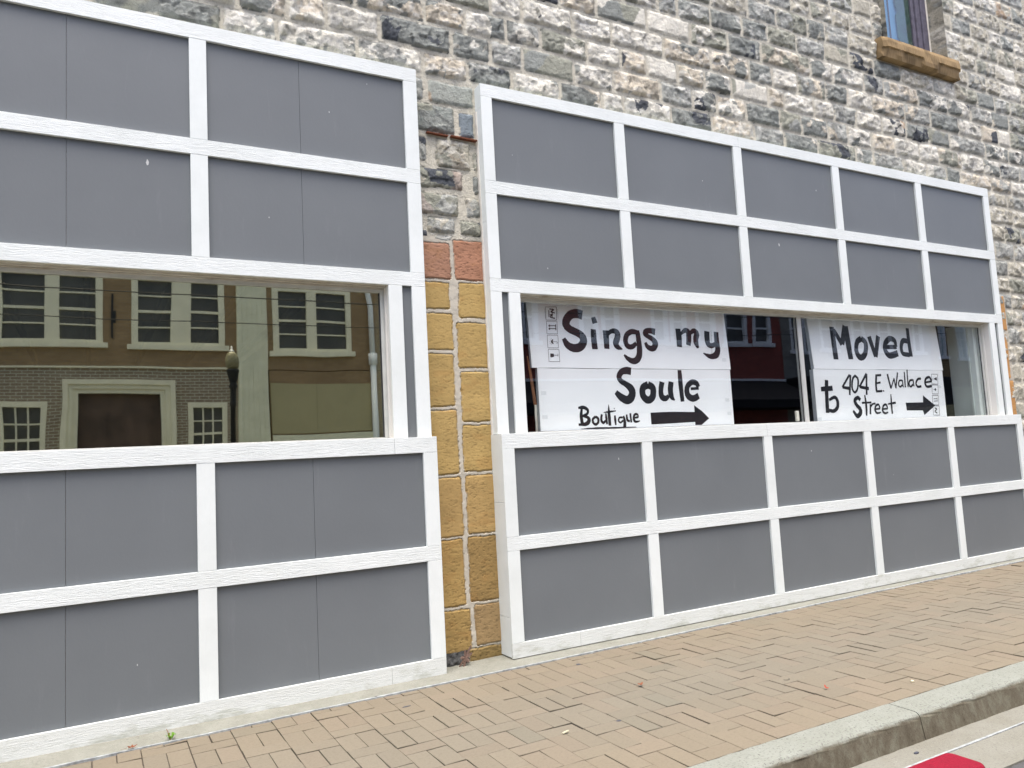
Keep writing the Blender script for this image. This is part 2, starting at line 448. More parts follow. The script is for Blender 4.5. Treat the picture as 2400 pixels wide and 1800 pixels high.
def sst(a, b, x):
    t = np.clip((x - a) / (b - a), 0, 1)
    return t * t * (3 - 2 * t)
LETTERS = {"sings":{"s":[[[472,401,65],[427,411,63],[373,400,59],[334,365,58],[322,324,58],[349,291,55],[401,270,53],[446,245,55],[463,211,57],[447,176,57],[411,152,57],[359,150,55],[316,173,48],[288,218,31]],[[570,390,35],[582,344,42]],[[560,296,42],[556,223,45],[557,143,47]],[[671,292,46],[670,227,46],[666,149,42]],[[681,248,18],[710,279,28],[751,289,37],[780,272,43],[773,234,47],[754,195,46],[768,166,39],[811,149,6]],[[971,284,35],[918,289,38],[869,264,38],[848,216,40],[861,177,40],[904,170,36],[949,198,29]],[[973,299,35],[975,235,42],[975,158,46],[962,98,48],[930,64,47],[890,59,42],[850,78,32],[821,106,15]],[[1148,293,49],[1101,302,41],[1059,296,41],[1046,275,39],[1073,255,35],[1112,234,41],[1135,203,49],[1119,168,45],[1086,160,41],[1053,175,35],[1038,206,23]],[[1383,327,47],[1383,255,51],[1377,180,46]],[[1407,286,20],[1454,315,35],[1486,302,47],[1485,249,47],[1471,193,41]],[[1498,289,21],[1545,315,39],[1574,291,48],[1558,251,47],[1557,215,45],[1571,174,23]],[[1688,318,50],[1680,254,50],[1686,209,44],[1724,197,38],[1767,216,28]],[[1788,313,45],[1783,238,47],[1782,166,49],[1758,122,51],[1708,106,40],[1665,113,29],[1617,134,6]]],"y":[[[160,449,3],[253,453,4]],[[253,453,4],[245,354,4]],[[245,354,4],[153,351,3]],[[153,351,3],[160,449,3]],[[156,342,3],[246,345,3]],[[246,345,3],[240,251,3]],[[240,251,3],[150,249,3]],[[150,249,3],[156,342,3]],[[151,239,3],[242,241,3]],[[242,241,3],[237,147,3]],[[237,147,3],[146,146,3]],[[146,146,3],[151,239,3]],[[148,135,3],[239,136,3]],[[239,136,3],[237,45,3]],[[237,45,3],[145,45,3]],[[145,45,3],[148,135,3]],[[191,435,9],[227,432,9],[202,415,9],[234,407,9]],[[190,390,9],[214,395,9],[193,374,9],[232,366,9]],[[185,426,7],[181,374,7]],[[214,424,6],[208,371,6]],[[152,438,2],[149,363,2]],[[261,438,2],[258,365,2]],[[172,309,6],[229,311,6]],[[170,287,6],[229,289,6]],[[170,309,5],[184,318,5]],[[170,309,5],[182,301,5]],[[168,286,5],[182,295,5]],[[168,286,5],[180,279,5]],[[232,321,7],[229,277,7]],[[198,210,3],[185,191,17],[198,174,3]],[[189,191,3],[225,191,3],[232,184,3],[224,179,3]],[[170,205,3],[175,202,3]],[[165,191,3],[170,191,3]],[[167,178,3],[173,180,3]],[[182,215,3],[183,210,3]],[[177,169,3],[179,173,3]],[[164,103,5],[162,78,5]],[[165,90,29],[192,92,22]],[[192,92,3],[225,93,3]],[[226,103,4],[225,84,4]],[[1735,324,2],[1711,119,2]],[[1711,119,2],[1781,102,2]]],"p":[]},"soule":{"s":[[[827,430,52],[785,436,50],[740,427,44],[711,393,42],[723,359,38],[766,334,40],[810,304,54],[826,267,57],[808,228,59],[770,212,57],[721,232,53],[673,272,34]],[[980,327,51],[930,303,51],[925,245,51],[970,209,51],[1018,236,51],[1025,303,51],[980,327,51]],[[1120,349,44],[1104,290,42],[1107,235,44],[1143,220,40],[1179,240,25]],[[1211,349,45],[1198,281,47],[1208,230,39],[1235,206,10]],[[1305,442,36],[1306,332,41],[1313,196,35]],[[1408,295,20],[1493,298,20]],[[1490,307,34],[1470,338,40],[1425,347,40],[1378,316,42],[1365,271,46],[1381,233,50],[1429,217,48],[1485,238,44]],[[356,158,17],[347,97,24],[356,34,24]],[[327,160,14],[366,164,23],[400,151,21],[409,131,19],[394,112,17],[355,100,14]],[[357,100,12],[403,90,21],[413,66,28],[388,43,26],[322,38,14]],[[472,93,18],[448,75,17],[450,49,17],[472,36,18],[494,53,18],[494,80,18],[472,93,18]],[[530,109,16],[523,69,18],[539,47,19],[565,64,11]],[[567,115,12],[569,76,18],[573,34,14]],[[597,178,5],[596,108,23],[598,23,23]],[[550,123,5],[600,127,13],[659,132,7]],[[647,98,14],[649,66,18],[651,26,11]],[[645,155,7],[648,145,7]],[[720,82,13],[690,81,13],[679,59,13],[697,44,13],[723,60,13]],[[728,93,13],[735,52,22],[733,9,27]],[[757,104,13],[760,63,18],[783,51,13]],[[792,113,15],[796,42,15]],[[817,74,13],[867,82,13]],[[867,82,9],[857,102,15],[832,99,17],[821,70,18],[836,47,17],[879,52,7]],[[338,7,3],[454,9,10],[590,8,11],[840,6,4]]],"y":[],"p":[[[986,112],[1111,115],[1219,115],[1429,109],[1429,163],[1509,114],[1578,55],[1492,4],[1427,6],[1427,30],[1103,23],[987,22]]]},"moved":{"s":[[[314,394,54],[311,242,59],[307,89,59]],[[337,368,41],[422,232,49]],[[422,232,49],[503,406,64]],[[508,407,61],[509,258,66],[511,94,58]],[[705,296,51],[639,261,48],[607,183,50],[630,123,56],[678,116,53],[734,163,51],[756,253,51],[705,296,51]],[[822,316,51],[872,123,46]],[[872,123,46],[956,324,52]],[[1047,220,38],[1209,226,39]],[[1202,226,33],[1193,287,48],[1124,305,50],[1049,258,50],[1029,191,52],[1081,138,56],[1214,163,56]],[[1387,289,46],[1321,288,45],[1280,225,42],[1290,162,42],[1385,150,42]],[[1425,419,43],[1413,281,46],[1409,132,48]]],"y":[],"p":[]},"wal":{"s":[[[481,418,24],[365,301,24]],[[365,301,26],[474,288,35]],[[492,414,24],[456,230,24]],[[556,409,24],[515,372,24],[499,292,24],[530,253,24],[574,291,24],[591,372,24],[556,409,24]],[[718,427,25],[602,304,24]],[[602,304,27],[734,286,36]],[[718,423,25],[692,228,25]],[[858,413,28],[841,334,28],[840,260,28]],[[846,410,22],[927,415,23]],[[841,336,19],[910,345,20]],[[830,260,22],[921,263,22]],[[932,270,14],[948,259,14]],[[1021,424,23],[1055,287,23]],[[1055,287,17],[1115,383,17]],[[1115,383,17],[1128,289,17]],[[1128,289,20],[1176,439,20]],[[1235,364,19],[1192,360,19],[1175,324,19],[1196,302,19],[1231,320,19]],[[1239,369,17],[1241,297,17]],[[1280,448,20],[1273,297,20]],[[1326,468,18],[1316,299,18]],[[1400,369,21],[1355,362,21],[1335,328,21],[1356,303,21],[1396,324,21]],[[1404,374,18],[1407,303,18]],[[1529,381,24],[1481,376,24],[1445,338,24],[1465,303,24],[1524,305,24]],[[1596,344,20],[1695,355,20]],[[1696,358,27],[1665,396,27],[1610,381,27],[1588,338,27],[1615,303,27],[1691,309,27]],[[594,184,35],[563,204,38],[519,180,40],[537,137,40],[580,99,46],[580,62,48],[531,36,45],[483,85,24]],[[664,228,19],[671,129,30],[664,35,22]],[[613,154,19],[748,158,19]],[[732,141,22],[718,47,22]],[[731,116,18],[762,141,18],[803,147,18]],[[793,93,18],[865,98,18]],[[865,98,17],[849,135,21],[810,127,22],[790,84,22],[816,57,22],[870,63,14]],[[901,91,18],[975,96,18]],[[975,96,17],[959,134,21],[919,126,22],[898,82,22],[925,54,22],[980,61,14]],[[1043,232,14],[1038,135,25],[1037,45,23]],[[983,138,14],[1103,151,23]],[[161,368,46],[145,231,49],[136,74,49]],[[77,285,43],[230,293,49]],[[173,189,26],[248,211,34],[282,175,39],[271,117,39],[217,87,36],[160,96,31]]],"y":[[[1707,427,5],[1806,426,5]],[[1806,426,5],[1796,326,5]],[[1796,326,5],[1698,328,5]],[[1698,328,5],[1707,427,5]],[[1695,318,5],[1794,317,5]],[[1794,317,5],[1786,228,5]],[[1786,228,5],[1687,230,5]],[[1687,230,5],[1695,318,5]],[[1686,215,5],[1784,213,5]],[[1784,213,5],[1775,118,5]],[[1775,118,5],[1678,121,5]],[[1678,121,5],[1686,215,5]],[[1678,111,5],[1777,109,5]],[[1777,109,5],[1769,17,5]],[[1769,17,5],[1670,20,5]],[[1670,20,5],[1678,111,5]],[[1737,379,5],[1786,379,37]],[[1724,390,6],[1720,367,6]],[[1715,274,5],[1762,272,5]],[[1751,286,5],[1741,272,18],[1750,258,5]],[[1703,180,6],[1760,182,6]],[[1699,157,6],[1756,159,6]],[[1757,189,6],[1754,149,6]],[[1702,90,12],[1734,78,12],[1700,56,12],[1735,38,12]]],"p":[[[1256,148],[1527,148],[1535,218],[1716,113],[1528,23],[1510,69],[1262,73]]]}}

# ------------------------------------------------------------------ ground
def ground_sheet():
    b = MB()
    b.box(-60, 90, -40, -2.50, -0.60, -0.128)
    o = b.build('road', M['asphalt'])
    tag(o, 'dark asphalt road beyond the gutter', 'road', kind='structure')
ground_sheet()

# concrete strip between boards and bricks, its brick edge is not quite parallel to the wall
se = [(-8, -0.33), (-0.2, -0.282), (1.19, -0.243), (2.4, -0.232), (3.6, -0.212), (5.8, -0.178), (8.0, -0.15), (16, -0.12)]
def strip_y(x):
    return float(np.interp(x, [p[0] for p in se], [p[1] for p in se]))
b = MB()
xs = np.arange(-8, 16.01, 0.25)
top = [(x, strip_y(x) + 0.004 * math.sin(x * 9.1) + rnd.uniform(-.003, .003)) for x in xs]
b.slab(top + [(16, 0.30), (-8, 0.30)], -0.3, 0.004)
tag(b.build('concrete_strip', M['strip']), 'narrow concrete strip along the foot of the boards', 'concrete strip', kind='structure')
b = MB()
bot = [(x, y - 0.012 - 0.006 * rnd.random()) for x, y in top]
b.slab(top + bot[::-1], -0.05, 0.007)
tag(b.build('joint_sealant', M['sealant']), 'pale sealant line between concrete strip and bricks', 'sealant', kind='structure')

# basket-weave brick pavement: columns of one crosswise brick and two lengthwise bricks
PX, PY = 0.2021, 0.308
KERB_IN, KERB_OUT = -1.958, -2.122
bricks = []
n0 = int((-7 - 1.216) / PX)
n1 = int((15 - 1.216) / PX)
for n in range(n0, n1):
    xa, xb = 1.216 + n * PX, 1.216 + (n + 1) * PX
    odd = n % 2            # column starting at 2.03 is n = 4
    for k in range(-5, 5):
        yt = -1.03 + k * PY
        if not odd:
            q = [(xa, xb, yt - PY / 3, yt), (xa, (xa + xb) / 2, yt - PY, yt - PY / 3), ((xa + xb) / 2, xb, yt - PY, yt - PY / 3)]
        else:
            q = [(xa, (xa + xb) / 2, yt - PY * 2 / 3, yt), ((xa + xb) / 2, xb, yt - PY * 2 / 3, yt), (xa, xb, yt - PY, yt - PY * 2 / 3)]
        for x0, x1, y0, y1 in q:
            lim = strip_y((x0 + x1) / 2) - 0.016
            y1c, y0c = min(y1, lim), max(y0, KERB_IN + 0.004)
            if y1c - y0c > 0.012:
                bricks.append((x0, x1, y0c, y1c))
BV, BF, BC = [], [], []
for x0, x1, y0, y1 in bricks:
    rr = rnd.random
    g = [0.0006 + 0.0009 * rr() ** 2 * (2.3 if rr() < 0.16 else 1) for _ in range(4)]
    x0 += g[0]; x1 -= g[1]; y0 += g[2]; y1 -= g[3]
    dz = rnd.gauss(0, 0.0011)
    tx, ty = rnd.gauss(0, 0.0008), rnd.gauss(0, 0.0008)
    k = len(BV)
    c = 0.0022
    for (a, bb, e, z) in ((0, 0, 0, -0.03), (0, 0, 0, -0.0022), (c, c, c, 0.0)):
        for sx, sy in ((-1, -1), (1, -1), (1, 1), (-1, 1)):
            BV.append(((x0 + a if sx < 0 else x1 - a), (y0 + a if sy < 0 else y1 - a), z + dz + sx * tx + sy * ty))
    for lvl in (0, 4):
        for q in range(4):
            BF.append((k + lvl + q, k + lvl + (q + 1) % 4, k + lvl + 4 + (q + 1) % 4, k + lvl + 4 + q))
    BF.append((k + 8, k + 9, k + 10, k + 11))
    mx, my = (x0 + x1) / 2, (y0 + y1) / 2
    walk = math.exp(-((my + 1.15) / 0.52) ** 2) * (0.70 + 0.25 * float(vn(np.array([mx * 0.7]), np.array([my * 1.3]), 5)[0]))
    tan = np.array([0.190, 0.162, 0.114])
    grey = np.array([0.172, 0.158, 0.121])
    pink = np.array([0.198, 0.160, 0.117])
    cc = tan * (1 - walk) + grey * walk
    if rr() < 0.25:
        cc = cc * 0.75 + pink * 0.25
    cc = cc * rnd.uniform(0.965, 1.035)
    if rr() < 0.05:
        cc = cc * np.array([0.94, 0.97, 0.98])
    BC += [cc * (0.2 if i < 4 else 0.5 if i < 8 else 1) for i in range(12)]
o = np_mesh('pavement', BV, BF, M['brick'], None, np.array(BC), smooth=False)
tag(o, 'tan brick pavement laid in a basket weave', 'pavement', kind='structure')
b = MB()
b.box(-8, 16, KERB_IN, -0.10, -0.3, -0.0065)
tag(b.build('sand_bed', M['sandbed']), 'dark sand in the brick joints', 'sand', kind='structure')

# kerb with a rounded top edge, cast in lengths with open joints
def kerb_piece(bm, x0, x1):
    prof = [(KERB_IN, -0.3), (KERB_IN, 0.0), (KERB_OUT + 0.035, -0.003)]
    for k in range(1, 6):
        a = k / 5 * math.pi / 2
        prof.append((KERB_OUT + 0.035 - 0.030 * math.sin(a), -0.003 - 0.030 * (1 - math.cos(a))))
    prof += [(KERB_OUT - 0.012, -0.128), (KERB_OUT - 0.012, -0.3)]
    n = max(2, int((x1 - x0) / 0.06))
    rows = []
    for i in range(n + 1):
        x = x0 + (x1 - x0) * i / n
        j = 0.0 if i in (0, n) else 1.0
        rows.append([bm.verts.new((x, y + j * rnd.gauss(0, .0011) * (q > 1), z + j * rnd.gauss(0, .0009) * (q > 0))) for q, (y, z) in enumerate(prof)])
    for i in range(n):
        for q in range(len(prof) - 1):
            bm.faces.new((rows[i][q], rows[i + 1][q], rows[i + 1][q + 1], rows[i][q + 1]))
    bm.faces.new(rows[0])
    bm.faces.new(rows[-1][::-1])
b = MB()
kx = [-7.03, -4.4, -1.8, 0.8, 3.385, 5.98, 8.6, 11.2, 15]
for a, c in zip(kx[:-1], kx[1:]):
    kerb_piece(b.bm, a + 0.003, c - 0.003)
tag(b.build('kerb', M['kerb'], smooth=False), 'concrete kerb with grimy brown face', 'kerb', kind='structure')
b = MB()
b.slab([(-8, KERB_OUT + 0.03), (16, KERB_OUT + 0.03), (16, -2.262), (-8, -2.262)][::-1], -0.3, -0.121)
for a, c in zip([-8, .6, 3.02, 5.9, 10], [.597, 3.017, 5.897, 9.997, 16]):
    b.slab([(a, -2.278), (c, -2.278), (c, -2.497), (a, -2.497)][::-1], -0.3, -0.121)
tag(b.build('gutter', M['gutter']), 'concrete gutter between kerb and road', 'gutter', kind='structure')
b = MB()
xs = np.arange(-8, 16, 0.05)
up = [(x, -2.262 + 0.005 * (fbm(np.array([x * 5.]), np.array([1.]), 3)[0] - .5)) for x in xs]
dn = [(x, -2.272 - 0.028 * max(0, fbm(np.array([x * 3.1]), np.array([5.]), 9)[0] - .28)) for x in xs]
b.slab(up + dn[::-1], -0.2, -0.1196)
tag(b.build('gutter_sealant', M['sealant']), 'pale ragged sealant line along the gutter joint', 'sealant', kind='structure')

# ------------------------------------------------------------------ the stone building
bld = thing('stone_building', 'grey and white rock-faced stone building behind the panelled storefronts', 'building')

BEDS = [-1.36, -1.10, -.90, -.70, -.50, -.30, -.10, .10, .30, .50, .70, .90, 1.10, 1.29, 1.47, 1.655, 1.84, 2.04, 2.23, 2.43,
        2.597, 2.77, 2.968, 3.157, 3.358, 3.556, 3.745, 3.945, 4.14, 4.345, 4.54, 4.74, 4.94, 5.13, 5.33, 5.53, 5.73, 5.93, 6.13, 6.33, 6.6]
KNOWN = {20: [1.52, 1.97, 2.31, 2.66, 3.07, 3.45, 3.66, 4.14, 4.59, 5.08, 5.44, 5.89, 6.42, 6.67, 7.13, 7.51, 7.84, 8.09, 8.67, 9.06],
         21: [1.08, 1.32, 1.68, 2.2, 2.5, 2.77, 3.21, 3.58, 4.04, 4.39, 4.66, 5.0, 5.41, 5.69, 6.05, 6.33, 6.67, 7.03, 7.42, 7.75, 8.14, 8.56, 8.87],
         22: [1.52, 2.0, 2.31, 2.64, 2.92, 3.34, 3.67, 3.92, 4.25, 4.54, 4.84, 5.28, 5.49, 5.88, 6.16, 6.47, 6.85, 7.24, 7.61, 7.97, 8.62, 9.07],
         23: [2.16, 2.52, 2.78, 3.22, 3.59, 4.11, 4.63, 5.07, 5.36, 5.68, 6.07, 6.37, 6.75, 7.24, 7.67, 8.17, 8.58, 8.91, 9.15],
         24: [3.12, 3.46, 3.96, 4.42, 4.84, 5.24, 5.88, 6.19, 6.64, 6.95, 7.49, 8.0, 8.42, 8.83, 9.16],
         25: [3.73, 4.09, 4.29, 4.66, 5.03, 5.35, 5.72, 6.1, 6.45, 6.82, 7.25, 7.79, 8.16, 8.58, 8.91, 9.22]}
JO = []
for k in range(len(BEDS) - 1):
    L = list(KNOWN.get(k, [3.0 + rnd.uniform(0, .4)]))
    while L[0] > -6:
        L.insert(0, L[0] - rnd.uniform(.26, .55))
    while L[-1] < 14:
        L.append(L[-1] + rnd.uniform(.24, .48))
    JO.append(L)
WH, CR, BG, DK, OL, TN, GY, BE = ((.72, .705, .605), (.64, .585, .46), (.275, .295, .268), (.085, .096, .108), (.33, .34, .275),
                                  (.50, .39, .27), (.40, .415, .375), (.50, .48, .385))
def palette(course):
    if course >= 26 or course < 20:
        w = ((BE, 8), (GY, 3), (OL, 1.2), (TN, .15), (BG, .25), (WH, .7))
    elif course == 25:
        w = ((BG, 3.4), (GY, 2), (OL, 2), (WH, 1.6), (BE, 2))
    else:
        w = ((WH, 6.0), (CR, 2.0), (BG, 3.2), (OL, 1.3), (TN, .16), (GY, 2.0))
    cs, ws = zip(*w)
    dom = rnd.choices(cs, ws, k=2)
    pal = [dom[0]] * 4 + [dom[1]] * 2 if rnd.random() < .6 else [dom[0]] * 4 + [dom[1]] + rnd.choices(cs, ws, k=1)
    if course < 26 and rnd.random() < (.22 if course >= 20 else .05):
        pal[5] = DK
    rnd.shuffle(pal)
    out = []
    for p in pal:
        f = rnd.uniform(.88, 1.10)
        out.append(tuple(c * f for c in p))
    return out
PAL = [[palette(k) for _ in range(len(JO[k]) + 1)] for k in range(len(BEDS) - 1)]
MORTAR = np.array([.56, .54, .445])

# the pier between the storefronts: stones read off one by one (x0, x1, z0, z1, colours, smoothness)
PIER = [(1.80, 1.972, 2.414, 2.572, [DK, BG, BG, GY, BG, DK], .4), (1.994, 2.345, 2.408, 2.572, [(.36, .39, .345), (.39, .40, .34), (.34, .375, .34), (.43, .36, .27), (.36, .39, .345), (.36, .385, .34)], .93),
        (1.80, 2.192, 2.196, 2.398, [OL, (.27, .30, .27), BG, OL, (.33, .35, .30), BG], .3), (2.222, 2.345, 2.192, 2.376, [(.22, .265, .29)] * 6, .95),
        (1.80, 1.976, 1.982, 2.164, [GY, OL, BE, OL, GY, DK], .2), (2.040, 2.300, 1.955, 2.172, [BE, (.43, .39, .30), BE, (.56, .42, .28), OL, BE], .3),
        (1.80, 2.236, 1.806, 1.950, [OL, (.40, .35, .30), BE, OL, DK, (.40, .34, .28)], .2), (2.318, 2.36, 1.960, 2.104, [OL, BE, GY, OL, DK, OL], .3),
        (2.305, 2.36, 1.797, 1.935, [DK, BG, BG, OL, DK, BG], .3), (1.80, 2.193, 1.622, 1.780, [(.40, .36, .31), GY, (.42, .37, .31), OL, GY, BE], .4),
        (2.246, 2.36, 1.634, 1.772, [BG, GY, OL, GY, BG, BE], .3), (1.952, 2.162, 1.500, 1.614, [GY, BE, OL, GY, BG, GY], .4),
        (2.190, 2.36, 1.500, 1.612, [DK, BG, (.55, .42, .26), OL, DK, BE], .25), (1.80, 1.965, 1.455, 1.518, [BG, DK, OL, GY, BG, DK], .4),
        (1.990, 2.136, 1.446, 1.494, [GY, OL, BE, GY, OL, GY], .5)]
SAND, SAND2, SAND3, REDS = (.405, .287, .108), (.35, .240, .088), (.29, .196, .075), (.35, .195, .125)
QUOIN = [(1.80, 2.110, 1.186, 1.435, REDS, .55), (2.136, 2.37, 1.188, 1.465, (.375, .195, .12), .6),
         (1.80, 2.092, .984, 1.166, SAND, .3), (1.80, 2.108, .712, .962, SAND, .3), (1.80, 2.101, .340, .692, SAND, .4), (1.80, 2.107, -.098, .322, SAND, .45),
         (1.80, 2.116, -.503, -.114, (.385, .265, .105), .4), (1.80, 2.106, -.936, -.515, SAND2, .5), (1.80, 2.134, -1.228, -.955, SAND2, .64),
         (2.156, 2.37, .932, 1.174, SAND, .35), (2.132, 2.37, .594, .905, SAND, .35), (2.140, 2.37, .236, .574, SAND, .4), (2.135, 2.37, -.092, .218, SAND, .5),
         (2.142, 2.37, -.495, -.110, (.385, .265, .105), .5), (2.138, 2.37, -.926, -.508, SAND3, .55), (2.164, 2.37, -1.200, -.940, (.30, .21, .10), .6),
         (2.108, 2.40, -1.345, -1.208, (.24, .17, .065), .8)]

def rock(X, Z, d, dz0, dz1, sm, amp=1.0):
    """relief of one rock-faced stone: chipped facets that hang over at the lower edge"""
    wx = X + 0.05 * (fbm(X * 9, Z * 9, 21, 3) - .5)
    wz = Z + 0.05 * (fbm(X * 9, Z * 9, 22, 3) - .5)
    d1, d2, v, g = cells(wx * 8.5, wz * 9.5, 31)
    e1, e2, v2, g2 = cells(wx * 24, wz * 28, 41)
    h1, h2, v3, g3 = cells(wx * 55, wz * 62, 43)
    fac = 0.013 + 0.036 * g + 0.014 * g2 + 0.009 * g3 + 0.008 * (v - .5) + 0.014 * (fbm(X * 14, Z * 18, 51, 5) - .5)
    edge = sst(0, .007, d) * 0.011
    swell = np.minimum(sst(0, .024, d), np.minimum(sst(0, .012, dz0), sst(0, .034, dz1)))
    rough = edge + swell * np.clip(fac, 0.001, .036) * amp
    flat = edge + sst(0, .02, d) * (0.008 + 0.005 * (fbm(X * 11, Z * 11, 61, 4) - .5))
    b1, b2, vb, gb = cells(wx * 6.0, wz * 5.2, 47)
    return rough * (1 - sm) + flat * sm, vb, v2

def wall_relief(X, Z):
    shp = X.shape
    X, Z = X.ravel(), Z.ravel()
    zz = Z + 0.014 * (fbm(X * 5, Z * 3, 1, 3) - .5) * 2 + 0.008 * (fbm(X * 28, Z * 28, 3, 3) - .5)
    k = np.clip(np.searchsorted(BEDS, zz) - 1, 0, len(BEDS) - 2)
    xx = X + 0.014 * (fbm(X * 4, Z * 7, 2, 3) - .5) * 2 + 0.010 * (fbm(X * 28, Z * 28, 4, 3) - .5)
    x0, x1, sid = np.zeros_like(X), np.zeros_like(X), np.zeros(X.shape, int)
    pal = np.zeros((len(X), 6, 3))
    for c in np.unique(k):
        m = k == c
        q = np.clip(np.searchsorted(JO[c], xx[m]), 1, len(JO[c]) - 1)
        J = np.array(JO[c])
        x0[m], x1[m] = J[q - 1], J[q]
        pal[m] = np.array(PAL[c])[q]
        sid[m] = c * 97 + q
    B = np.array(BEDS)
    z0, z1 = B[k], B[k + 1]
    sm = np.where(_h(sid * 1.0, sid * .37, 4) > .86, .75, 0.0)
    # the pier between the storefronts
    inp = (X > 1.78) & (X < 2.42) & (Z < 2.585)
    hit = np.zeros(X.shape, bool)
    px = X + 0.010 * (fbm(X * 16, Z * 16, 5, 3) - .5) * 2
    pz = Z + 0.010 * (fbm(X * 16, Z * 16, 6, 3) - .5) * 2
    for i, (a, b_, c, d_, pl, s) in enumerate(PIER):
        m = inp & (px >= a) & (px < b_) & (pz >= c) & (pz < d_)
        x0[m], x1[m], z0[m], z1[m], sm[m] = a - .008, b_ + .008, c - .008, d_ + .008, s
        pal[m] = np.array([pl])
        hit |= m
    xs_, zs_ = np.where(inp, px, xx), np.where(inp, pz, zz)
    mort = 0.0125 + 0.009 * (fbm(X * 13, Z * 13, 7, 3) - .35)
    ddx, dz0, dz1 = np.minimum(xs_ - x0, x1 - xs_), zs_ - z0, z1 - zs_
    ddz = np.minimum(dz0, dz1)
    rr = 0.03
    d = np.where((ddx < rr) & (ddz < rr), rr - np.hypot(rr - ddx, rr - ddz), np.minimum(ddx, ddz)) - mort
    d = np.where(inp & ~hit, -.01, d)
    hgt, v, v2 = rock(X, Z, np.maximum(d, 0), np.maximum(dz0 - mort, 0), np.maximum(dz1 - mort, 0), sm, np.where((k >= 26) | (k < 20), .8, 1.0))
    idx = np.clip((v * 6).astype(int), 0, 5)
    col = pal[np.arange(len(X)), idx]
    # chips of a second colour and weather streaks
    alt = pal[np.arange(len(X)), (idx + 2) % 6]
    chip = ((v2 > .84) & (sm < .6))[:, None]
    col = np.where(chip, alt * .9 + col * .1, col)
    lum = col.mean(1, keepdims=True)
    lich = sst(.52, .62, fbm(X * 22, Z * 30, 71, 5))[:, None] * (1 - sm)[:, None] * sst(.25, .5, lum)
    col = col * (1 - .6 * lich) + np.array([.70, .70, .64]) * .6 * lich
    fl = fbm(X * 48, Z * 60, 73, 4)[:, None]
    col = col * (.80 + .40 * fl)
    dark = sst(.54, .66, fbm(X * 19, Z * 27, 81, 5))[:, None] * (1 - sm)[:, None]
    col = col * (1 - .38 * dark)
    mo = d <= 0
    hm = 0.004 * (fbm(X * 30, Z * 30, 91, 3) - .5) + 0.004 * (fbm(X * 6, Z * 6, 92, 2) - .5)
    hgt = np.where(mo, hm + .006, hgt)
    mc = MORTAR[None] * (0.92 + .25 * fbm(X * 8, Z * 8, 93, 4))[:, None]
    col = np.where(mo[:, None], mc, col)
    return hgt.reshape(shp), col.reshape(shp + (3,))

WV, WF, WC, nv = [], [], [], 0
OPEN = (7.0, 8.01, 3.95, 6.05)
def wall_patch(xs, zs, hole=False):
    global nv
    X, Z = np.meshgrid(xs, zs)
    h, c = wall_relief(X, Z)
    Y = 0.10 - h
    WV.append(np.stack([X, Y, Z + H0], -1).reshape(-1, 3))
    WC.append(c.reshape(-1, 3))
    n, m = X.shape
    i = np.arange(n * m).reshape(n, m)
    f = np.stack([i[:-1, :-1], i[:-1, 1:], i[1:, 1:], i[1:, :-1]], -1).reshape(-1, 4) + nv
    if hole:
        cx = ((X[:-1, :-1] + X[1:, 1:]) / 2).ravel()
        cz = ((Z[:-1, :-1] + Z[1:, 1:]) / 2).ravel()
        jag = 0.012 * (fbm(cz * 9, cz * 0 + 2, 17, 3) - .5) * 2
        f = f[~((cx > OPEN[0] + jag) & (cx < OPEN[1] + jag) & (cz > OPEN[2] - .02) & (cz < OPEN[3]))]
    WF.append(f)
    nv += n * m
xs = [0.35]
while xs[-1] < 12.6:
    xs.append(xs[-1] + min(0.0075 + 0.0009 * max(0, xs[-1] - 1), 0.016))
xs = np.array(xs)
kc = int(np.searchsorted(xs, 4.6))
wall_patch(xs[:kc + 1], np.linspace(2.40, 4.2, 213))
wall_patch(xs[:kc + 1], np.linspace(4.2, 6.5, 77))
wall_patch(xs[kc:], np.linspace(2.40, 6.5, 391), True)
wall_patch(np.linspace(-5.5, 0.35, 190), np.linspace(2.40, 6.5, 137))
wall_patch(np.arange(1.86, 2.42, 0.0065), np.linspace(1.42, 2.40, 152))
wall_patch(np.arange(8.36, 12.6, 0.012), np.linspace(-1.34, 2.40, 357))
np_mesh('stone_wall', np.concatenate(WV), np.concatenate(WF), M['stone'], bld, np.concatenate(WC))

